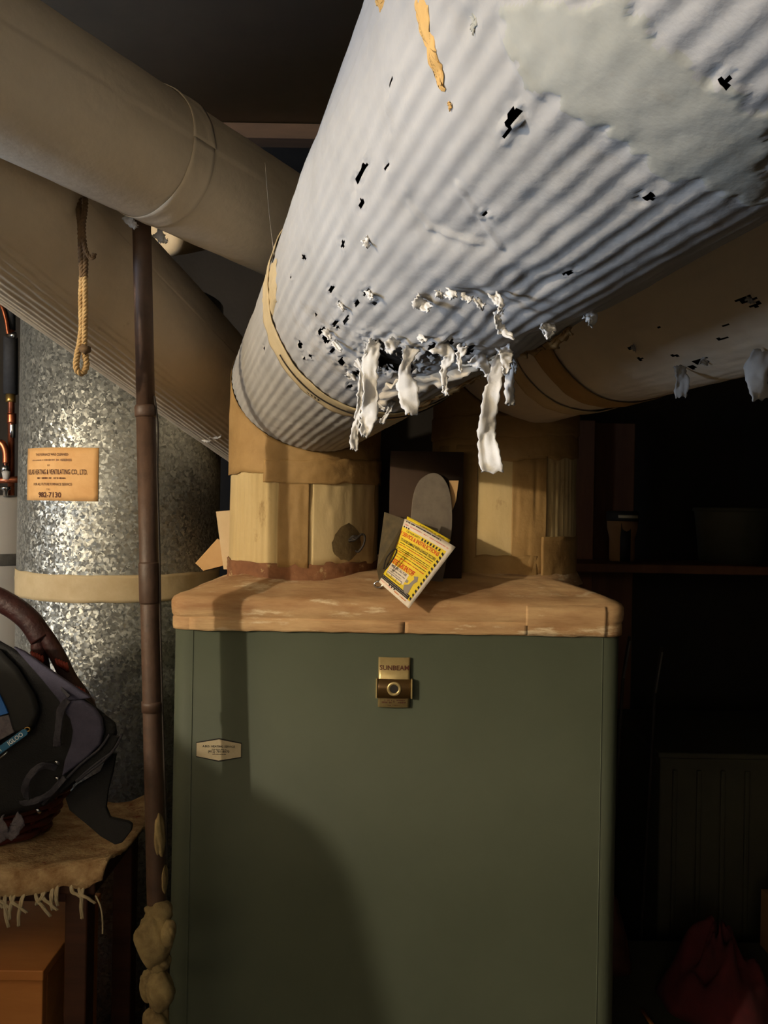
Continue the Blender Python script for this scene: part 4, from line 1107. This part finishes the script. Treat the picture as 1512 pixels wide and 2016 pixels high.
# black strap hanging over the rug
hs_ = prism('carry_strap', [(228, 1484), (214, 1480), (196, 1520), (150, 1546), (128, 1572), (136, 1596), (168, 1622), (198, 1648), (226, 1664), (240, 1660), (258, 1636), (260, 1624), (252, 1618), (216, 1610), (208, 1590), (212, 1556), (222, 1520)], lambda u, v, w_: at(u, v, 1.245-max(0, (v-1560))*.00036)+Vector((0, w_, 0)), .008, m_blacknylon, cg, .002, 'wide black carrying strap')
# grey fabric tails below the bag
for (a_, s_) in (([(30, 1606, 0), (34, 1622, .01), (24, 1640, .012), (12, 1648, .01)], 3), ([(0, 1612, 0), (6, 1628, .01), (2, 1646, .012), (-14, 1652, .01)], 5)):
    wpath(a_, 22, 'fabric_tail', m_greyfab, .004, .001, s_)

# ------------------------------------------------------------------ things on the bonnet
# cream folded paper and manila envelope behind the left riser
pq = lambda Y: (lambda u, v, w_: at(u, v, Y)+Vector((0, w_, 0)))
o = prism('folded_paper', [(425, 1007), (472, 1003), (500, 1004), (500, 1120), (440, 1121)], pq(1.52), .004, m_pale, None, .0005)
tag(o, 'folded cream paper standing behind the left riser', 'paper')
o2 = prism('envelope', [(384, 1109), (428, 1060), (446, 1070), (446, 1112), (400, 1124), (392, 1116)], pq(1.535), .006, m_manila, None, .001)
tag(o2, 'small manila envelope lying on the bonnet corner', 'envelope')
# cardboard behind tag
cbx = root('cardboard_box', (0.066, 1.3, 1.385), 'dark cardboard panel standing between the two risers', 'cardboard')
c0, c1 = at(764, 1160, 1.29), at(908, 1160, 1.29)
ztop = at(840, 889, 1.29).z
box('panel', c0.x, c1.x, 1.288, 1.292, 1.379, ztop, m_cardbd, cbx, 0)
box('panel', c0.x, c0.x+.004, 1.292, 1.40, 1.387, ztop-.004, m_cardbd, cbx, 0)
prism('cut_edge', [(884, 946), (903, 946), (898, 985), (891, 1005), (888, 985)], lambda u, v, w_: at(u, v, 1.286)+Vector((0, w_, 0)), .0015, m_manila, cbx)
# grey arched metal piece
arch = [(807, 1165), (806, 1060), (812, 985), (822, 952), (838, 936), (856, 931), (872, 940), (884, 962), (890, 1000), (889, 1050), (878, 1110), (868, 1165)]
oa = prism('arched_plate', [(p.x, p.y) for p in spline([Vector((u, v, 0)) for u, v in arch[1:-1]], 4)]+[(868, 1165), (807, 1165)], lambda u, v, w_: at(u, v, 1.272+(1165-v)*.00003)+Vector((0, w_, 0)), .003, m_slate, None, .0008)
tag(oa, 'grey arched metal plate leaning on dark cardboard behind the yellow tag', 'metal plate')
# yellow instruction tag
m_leaf = mat('print_and_shade_leaf', hexc(84, 72, 44), hexc(62, 52, 32), 60, .7)
tg = root('instruction_tag', at(806, 1196, 1.19), 'yellow service instruction tag tilted over the bonnet rim', 'tag')
A_, B_, C_, D_ = at(797, 1021, 1.222), at(897, 1077, 1.176), at(805, 1198, 1.165), at(746, 1146, 1.196)
nrm = (B_-A_).cross(D_-A_).normalized()
if nrm.y > 0: nrm = -nrm
def tagmap(u, v, w_):     # u 0..1 across, v 0..1 down
    p = (A_*(1-u)+B_*u)*(1-v)+(D_*(1-u)+C_*u)*v
    bow = -.010*math.sin(PI*v)*(1-u)**2+.006*math.sin(PI*u)
    return p+nrm*(w_+bow)
def sheet(name, u0, u1, v0, v1, w_, m, par, label=None, th=.0005, n=14):
    vs = []; fs = []
    for i in range(n+1):
        for j in range(n+1): vs.append(tagmap(u0+(u1-u0)*i/n, v0+(v1-v0)*j/n, w_))
    for i in range(n):
        for j in range(n):
            a = i*(n+1)+j; fs.append((a, a+n+1, a+n+2, a+1))
    o = mesh(name, vs, fs, m, par, label)
    if th: solid(o, th, 0)
    return o
pg = sheet('front_leaf', 0, 1, 0, 1, 0, m_white, tg, 'white bordered yellow front leaf')
sheet('yellow_field', 0, .925, .115, .925, .0005, m_yellow, pg, th=0)
Wt = (B_-A_).length; Ht = (D_-A_).length
def ttext(s, v, h, u0, u1, m, bold=.0, nm='lettering'):
    g, f_ = text_geo(s, 1.0, 0, 0, 1, bold)
    xs = [p[0] for p in g]; ys = [p[1] for p in g]
    g = [(u0+(x-min(xs))/(max(xs)-min(xs))*(u1-u0), v+h*.5-(y-min(ys))/(max(ys)-min(ys))*h) for x, y in g]
    return g, f_
def tscr(u0, u1, v, h):
    g, f_ = scribble(u0*Wt, u1*Wt, 0, h*Ht, R, 1.0); return [(x/Wt, y/Ht+v) for x, y in g], f_
def tbar(u0, u1, v0, v1):
    nu = max(1, int((u1-u0)/.05)); nv = max(1, int((v1-v0)/.05)); g = []; f_ = []
    for i in range(nu+1):
        for j in range(nv+1): g.append((u0+(u1-u0)*i/nu, v0+(v1-v0)*j/nv))
    for i in range(nu):
        for j in range(nv):
            a = i*(nv+1)+j; f_.append((a, a+nv+1, a+nv+2, a+1))
    return g, f_
red = [ttext('Y SERVICE & INSTRUCTIONS', .205, .06, -.005, .86, m_red, .02)]
red += [ttext('DETECT GAS SHUTOFF', .61, .075, .06, .68, m_red, .03)]
red += [tscr(.02, .84, .36, .014), tscr(.02, .84, .455, .014), tscr(.04, .84, .53, .016)]
print2('lettering', red, tagmap, .0010, m_red, pg, 'red lettering')
blk = [ttext('FOR YOUR SAFETY', .148, .028, .12, .42, m_black, 0), ttext('TO AVOID DAMAGE WHEN LEAKAGE OCCURS:', .285, .042, .06, .86, m_black, .01),
       ttext('SMELL GAS CALL PG&E', .68, .036, .10, .56, m_black, .01)]
blk += [tscr(.06, .84, .33, .012), tscr(.04, .84, .405, .012), tscr(.04, .84, .43, .012), tscr(.04, .84, .49, .012), tscr(.05, .75, .025, .020), tscr(.12, .56, .73, .014), tscr(.12, .5, .765, .012)]
for i in range(7): blk.append(tbar(.46+i*.058, .488+i*.058, .128, .165))
for i in range(13): blk.append(([(.885, .15+i*.06), (.925, .165+i*.06), (.925, .195+i*.06), (.885, .18+i*.06)], [(0, 1, 2, 3)]))
for i in range(3): blk.append(tbar(.03+i*.05, .055+i*.05, .095, .115))
for i in range(3): blk.append(tbar(.30+i*.08, .335+i*.08, .925, .945))
print2('lettering', blk, tagmap, .0011, m_black, pg, 'black lettering and hazard stripes')
print2('white_box', [tbar(.06, .60, .655, .815)], tagmap, .0008, m_white, pg)
print2('form_line', [tbar(.08+.155*i, .08+.155*i+.008, .79, .84) for i in range(4)]+[tbar(.08, .55, .788, .795), tbar(.08, .55, .835, .842)], tagmap, .0012, m_black, pg)
print2('black_bar', [tbar(.0, .86, .865, .925)], tagmap, .0009, m_black, pg)
print2('lettering', [tscr(.02, .83, .882, .012), tscr(.02, .83, .907, .012)], tagmap, .0012, m_graypr, pg)
print2('lettering', [tscr(.04, .92, .07, .018), tscr(.02, .4, .955, .014)], tagmap, .0010, m_pinkink, pg, 'pink lettering')
print2('lettering', [tscr(.50, .84, .955, .018)], tagmap, .0010, m_orange, pg)
print2('wrench_picture', [([(.62, .80), (.70, .76), (.74, .66), (.70, .63), (.78, .60), (.82, .66), (.78, .72), (.80, .86), (.74, .885), (.66, .86)], [tuple(range(10))]), tbar(.60, .66, .72, .76)], tagmap, .0010, m_graypr, pg)
bl_ = sheet('back_leaf', .02, .86, -.05, .6, -.0035, m_yellow, tg, 'yellow back leaf')
print2('lettering', [tscr(.3, .8, -.02, .014)], tagmap, -.0029, m_black, bl_)
# left leaf folded away; dark print and shade both put into its colour
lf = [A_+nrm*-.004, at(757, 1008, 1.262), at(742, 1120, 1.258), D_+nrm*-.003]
solid(mesh('side_leaf', lf, [(0, 1, 2, 3)], m_leaf, tg, 'side leaf with dark print and painted shade', smooth=False), .0005)
tube('tag_wire', spline([at(755, 1120, 1.185), at(761, 1098, 1.182), at(775, 1082, 1.18), at(781, 1085, 1.18), at(771, 1105, 1.182), at(758, 1122, 1.184)], 8), .0012, m_dark, tg, 6, 'dark wire tie')
tube('wire_ring', [at(745+8*math.cos(a), 1151+6*math.sin(a), 1.235) for a in [2*PI*k/18 for k in range(18)]], .0016, m_chrome, tg, 6, closed=True)

# ------------------------------------------------------------------ dark right side
sh = root('wall_shelf', (0.9, 2.5, 0), 'dim brown wooden panel and shelf behind the right riser', 'shelf')
Ysh = 2.35
pL, pR_ = at(1136, 830, Ysh), at(1256, 830, Ysh)
box('upright', pL.x-.12, at(1166, 830, Ysh).x, Ysh-.04, Ysh+.02, 0, pL.z, m_panel, sh, .004)
box('back_panel', at(1166, 830, Ysh).x, pR_.x, Ysh+.02, Ysh+.05, 0, pL.z, m_panel, sh, .004)
zsh = at(1200, 1104, Ysh-.1).z
box('shelf_board', pL.x-.12, pR_.x+.5, Ysh-.24, Ysh+.02, zsh-.025, zsh, m_panel, sh, .004)
jr = root('jar', at(1224, 1102, Ysh-.12), 'dim brown jar with dark lid on the shelf', 'jar')
jc = at(1224, 1102, Ysh-.12); jz = lambda py: at(1224, py, Ysh-.12).z
lathe('jar_body', [(.034, zsh+.001), (.036, zsh+.01), (.036, jz(1060)), (.043, jz(1040)), (.044, jz(1026))], (jc.x, jc.y), m_cardb, jr, 32)
lathe('jar_lid', [(.045, jz(1026)), (.046, jz(1022)), (.046, jz(1008)), (.040, jz(1006))], (jc.x, jc.y), m_dark, jr, 32)
box('lid_label', jc.x-.026, jc.x+.030, jc.y-.0475, jc.y-.044, jz(1020), jz(1014), m_sticker, jr, 0)
box('jar_label', jc.x-.016, jc.x+.012, jc.y-.041, jc.y-.033, zsh+.002, jz(1030), m_black, jr, 0)
ob = root('storage_bin', at(1440, 1100, 2.1), 'barely visible dark bin on the shelf at far right', 'bin')
bcn = at(1437, 1100, 2.25)
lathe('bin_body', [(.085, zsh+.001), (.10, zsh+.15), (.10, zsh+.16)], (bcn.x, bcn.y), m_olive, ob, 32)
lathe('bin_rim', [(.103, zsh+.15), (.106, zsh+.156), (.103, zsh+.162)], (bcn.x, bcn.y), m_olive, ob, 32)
# olive metal cabinet with ribs
oc = root('metal_cabinet', (1.0, 1.9, 0), 'dark olive cabinet in the shadows right of the furnace', 'cabinet')
ca, cb_ = at(1300, 1490, 1.9), at(1580, 1500, 1.9)
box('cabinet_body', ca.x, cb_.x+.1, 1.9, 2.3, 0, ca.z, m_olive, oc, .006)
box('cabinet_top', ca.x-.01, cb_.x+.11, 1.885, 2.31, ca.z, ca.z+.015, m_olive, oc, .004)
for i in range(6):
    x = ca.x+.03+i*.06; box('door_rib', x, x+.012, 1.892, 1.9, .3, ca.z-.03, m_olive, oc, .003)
lf_ = root('leaning_frame', (0.62, 1.78, 0), 'thin dark metal frame standing in the shadows beside the furnace', 'frame')
for (a_, b_) in (((1304, 1284), (1291, 1364)), ((1241, 1262), (1228, 1335))):
    pa, pb = at(a_[0], a_[1], 1.8), at(b_[0], b_[1], 1.8)
    dn = (pb-pa)/(pa.z-pb.z); foot = pa+dn*pa.z*0.5; foot = Vector((pa.x+dn.x*.4, 1.8, 0))
    tube('rail', [pa+Vector((0, .006, .01)), pb+Vector((0, .006, 0)), foot], .004, m_dark, lf_, 8)
    tube('lit_edge', [pa, (pa+pb)/2, pb], .0022, m_strap, lf_, 8, 'light on the rail painted as a pale strip')  # lit stretch of the rail put in as a paler strip
# clutter pile bottom right
tz = 0.52
tr_ = root('storage_chest', (0.85, 1.6, 0), 'dark low chest carrying clothes at the bottom right', 'chest')
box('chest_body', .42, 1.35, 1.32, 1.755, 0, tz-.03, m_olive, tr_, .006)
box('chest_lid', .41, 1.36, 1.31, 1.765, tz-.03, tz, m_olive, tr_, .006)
def heap(name, cx, cy, rx, ry, h, m, label, cat, seed, zb_=tz):
    vs = []; fs = []; nr, na = 16, 48
    vs.append(Vector((cx, cy, zb_+h*(1+.2*float(vnoise(3, 3, seed))))))
    for j in range(1, nr+1):
        f = j/nr
        for k in range(na):
            a = 2*PI*k/na
            q = 1+.22*float(vnoise(math.cos(a)*1.7+9, math.sin(a)*1.7+9, seed))
            hh = h*(1-f**2.2)*(1+.45*float(vnoise(f*4+math.cos(a)*2.2+9, math.sin(a)*2.2+f*3+9, seed+1)))+.012*abs(float(vnoise(k*.6, f*7, seed+2)))*(1-f)
            vs.append(Vector((cx+rx*f*q*math.cos(a), cy+ry*f*q*math.sin(a), zb_+.001+max(hh, 0))))
    for k in range(na): fs.append((0, 1+k, 1+(k+1) % na))
    for j in range(nr-1):
        for k in range(na):
            a = 1+j*na+k; b = 1+j*na+(k+1) % na; fs.append((a, a+na, b+na, b))
    fs.append(tuple(range(1+(nr-1)*na, 1+nr*na))[::-1])
    o = mesh(name, vs, fs, m); tag(o, label, cat); return o
heap('red_cloth', .69, 1.54, .12, .11, .12, m_redcloth, 'dark red cloth heaped on the low chest', 'cloth', 3)
heap('brown_cloth', .50, 1.68, .065, .06, .13, m_table, 'brown crumpled cloth beside the furnace on the low chest', 'cloth', 8)
bx_ = root('cardboard_carton', (0.93, 1.68, tz), 'small cardboard carton at the bottom right corner', 'carton')
box('carton_body', .88, 1.04, 1.60, 1.75, tz+.001, tz+.13, m_cardb, bx_, .002)
box('carton_flap', .88, 1.04, 1.58, 1.60, tz+.125, tz+.13, m_cardb, bx_, 0)
heap('tan_cloth', .86, 1.42, .085, .08, .07, m_manila, 'tan folded cloth at the bottom right corner', 'cloth', 12)
st = tube('wooden_stick', [at(1264, 1990, 1.5), at(1280, 2012, 1.46), at(1296, 2034, 1.42)], .004, m_boxwood, None, 8)
tag(st, 'thin yellow stick end at the bottom beside the furnace', 'stick')

# ------------------------------------------------------------------ the bulb's holder (off frame)
bh = root('pendant_socket', (LAMP.x, LAMP.y, LAMP.z+.04), 'bare bulb socket on a cord, left of the ducts', 'lamp')
lathe('socket', [(.013, LAMP.z+.036), (.019, LAMP.z+.045), (.019, LAMP.z+.085), (.006, LAMP.z+.095)], (LAMP.x, LAMP.y), m_dark, bh, 20)
tube('cord', [Vector((LAMP.x, LAMP.y, LAMP.z+.09)), Vector((LAMP.x, LAMP.y, RZ))], .003, m_dark, bh, 8)

bh2 = root('pendant_socket', (REAR.x, REAR.y, REAR.z+.04), 'bare bulb socket on a cord, behind the viewer', 'lamp')
lathe('socket', [(.013, REAR.z+.046), (.019, REAR.z+.055), (.019, REAR.z+.095), (.006, REAR.z+.105)], (REAR.x, REAR.y), m_dark, bh2, 20)
tube('cord', [Vector((REAR.x, REAR.y, REAR.z+.1)), Vector((REAR.x, REAR.y, RZ))], .003, m_dark, bh2, 8)
# off frame: unseen shadow caster added to shade the furnace's lower left
td = root('added_shadow_drape', (-1.35, .5, 0), 'unseen drape added to cast a shadow, out of frame on the left', 'shadow_drape')
tx = np.array([-1.95, -1.75, -1.55, -1.38, -1.15, -.99, -.911, -.845, -.822, -.812]); tzp = np.array([1.30, 1.47, 1.57, 1.60, 1.55, 1.487, 1.437, 1.40, 1.36, 1.30])
vs, fs = [], []; nX, nY = 60, 24
for i in range(nX+1):
    u = i/nX; x = -1.95+(1.138)*u; zt = float(np.interp(x, tx, tzp))
    for j in range(nY+1):
        v = j/nY*2-1; q = abs(v)
        y = .5+.20*v*(.35+.65*q)+.012*float(vnoise(x*22, v*2, 14))*q
        hem = 0.0
        vs.append(Vector((x, y, hem+(zt-hem)*(1-q**3.0))))
for i in range(nX):
    for j in range(nY):
        a = i*(nY+1)+j; fs.append((a, a+nY+1, a+nY+2, a+1))
mesh('shadow_drape', vs, fs, mat('shadow_drape_canvas', hexc(120, 112, 96), hexc(104, 96, 82), 8, .95), td)
for sx in (-1.42, -1.78):
    tube('drape_rail', [Vector((sx, .47, 0)), Vector((sx+.04, .495, 1.42))], .015, m_joist, td, 8)
    tube('drape_rail', [Vector((sx, .53, 0)), Vector((sx+.04, .505, 1.42))], .015, m_joist, td, 8)
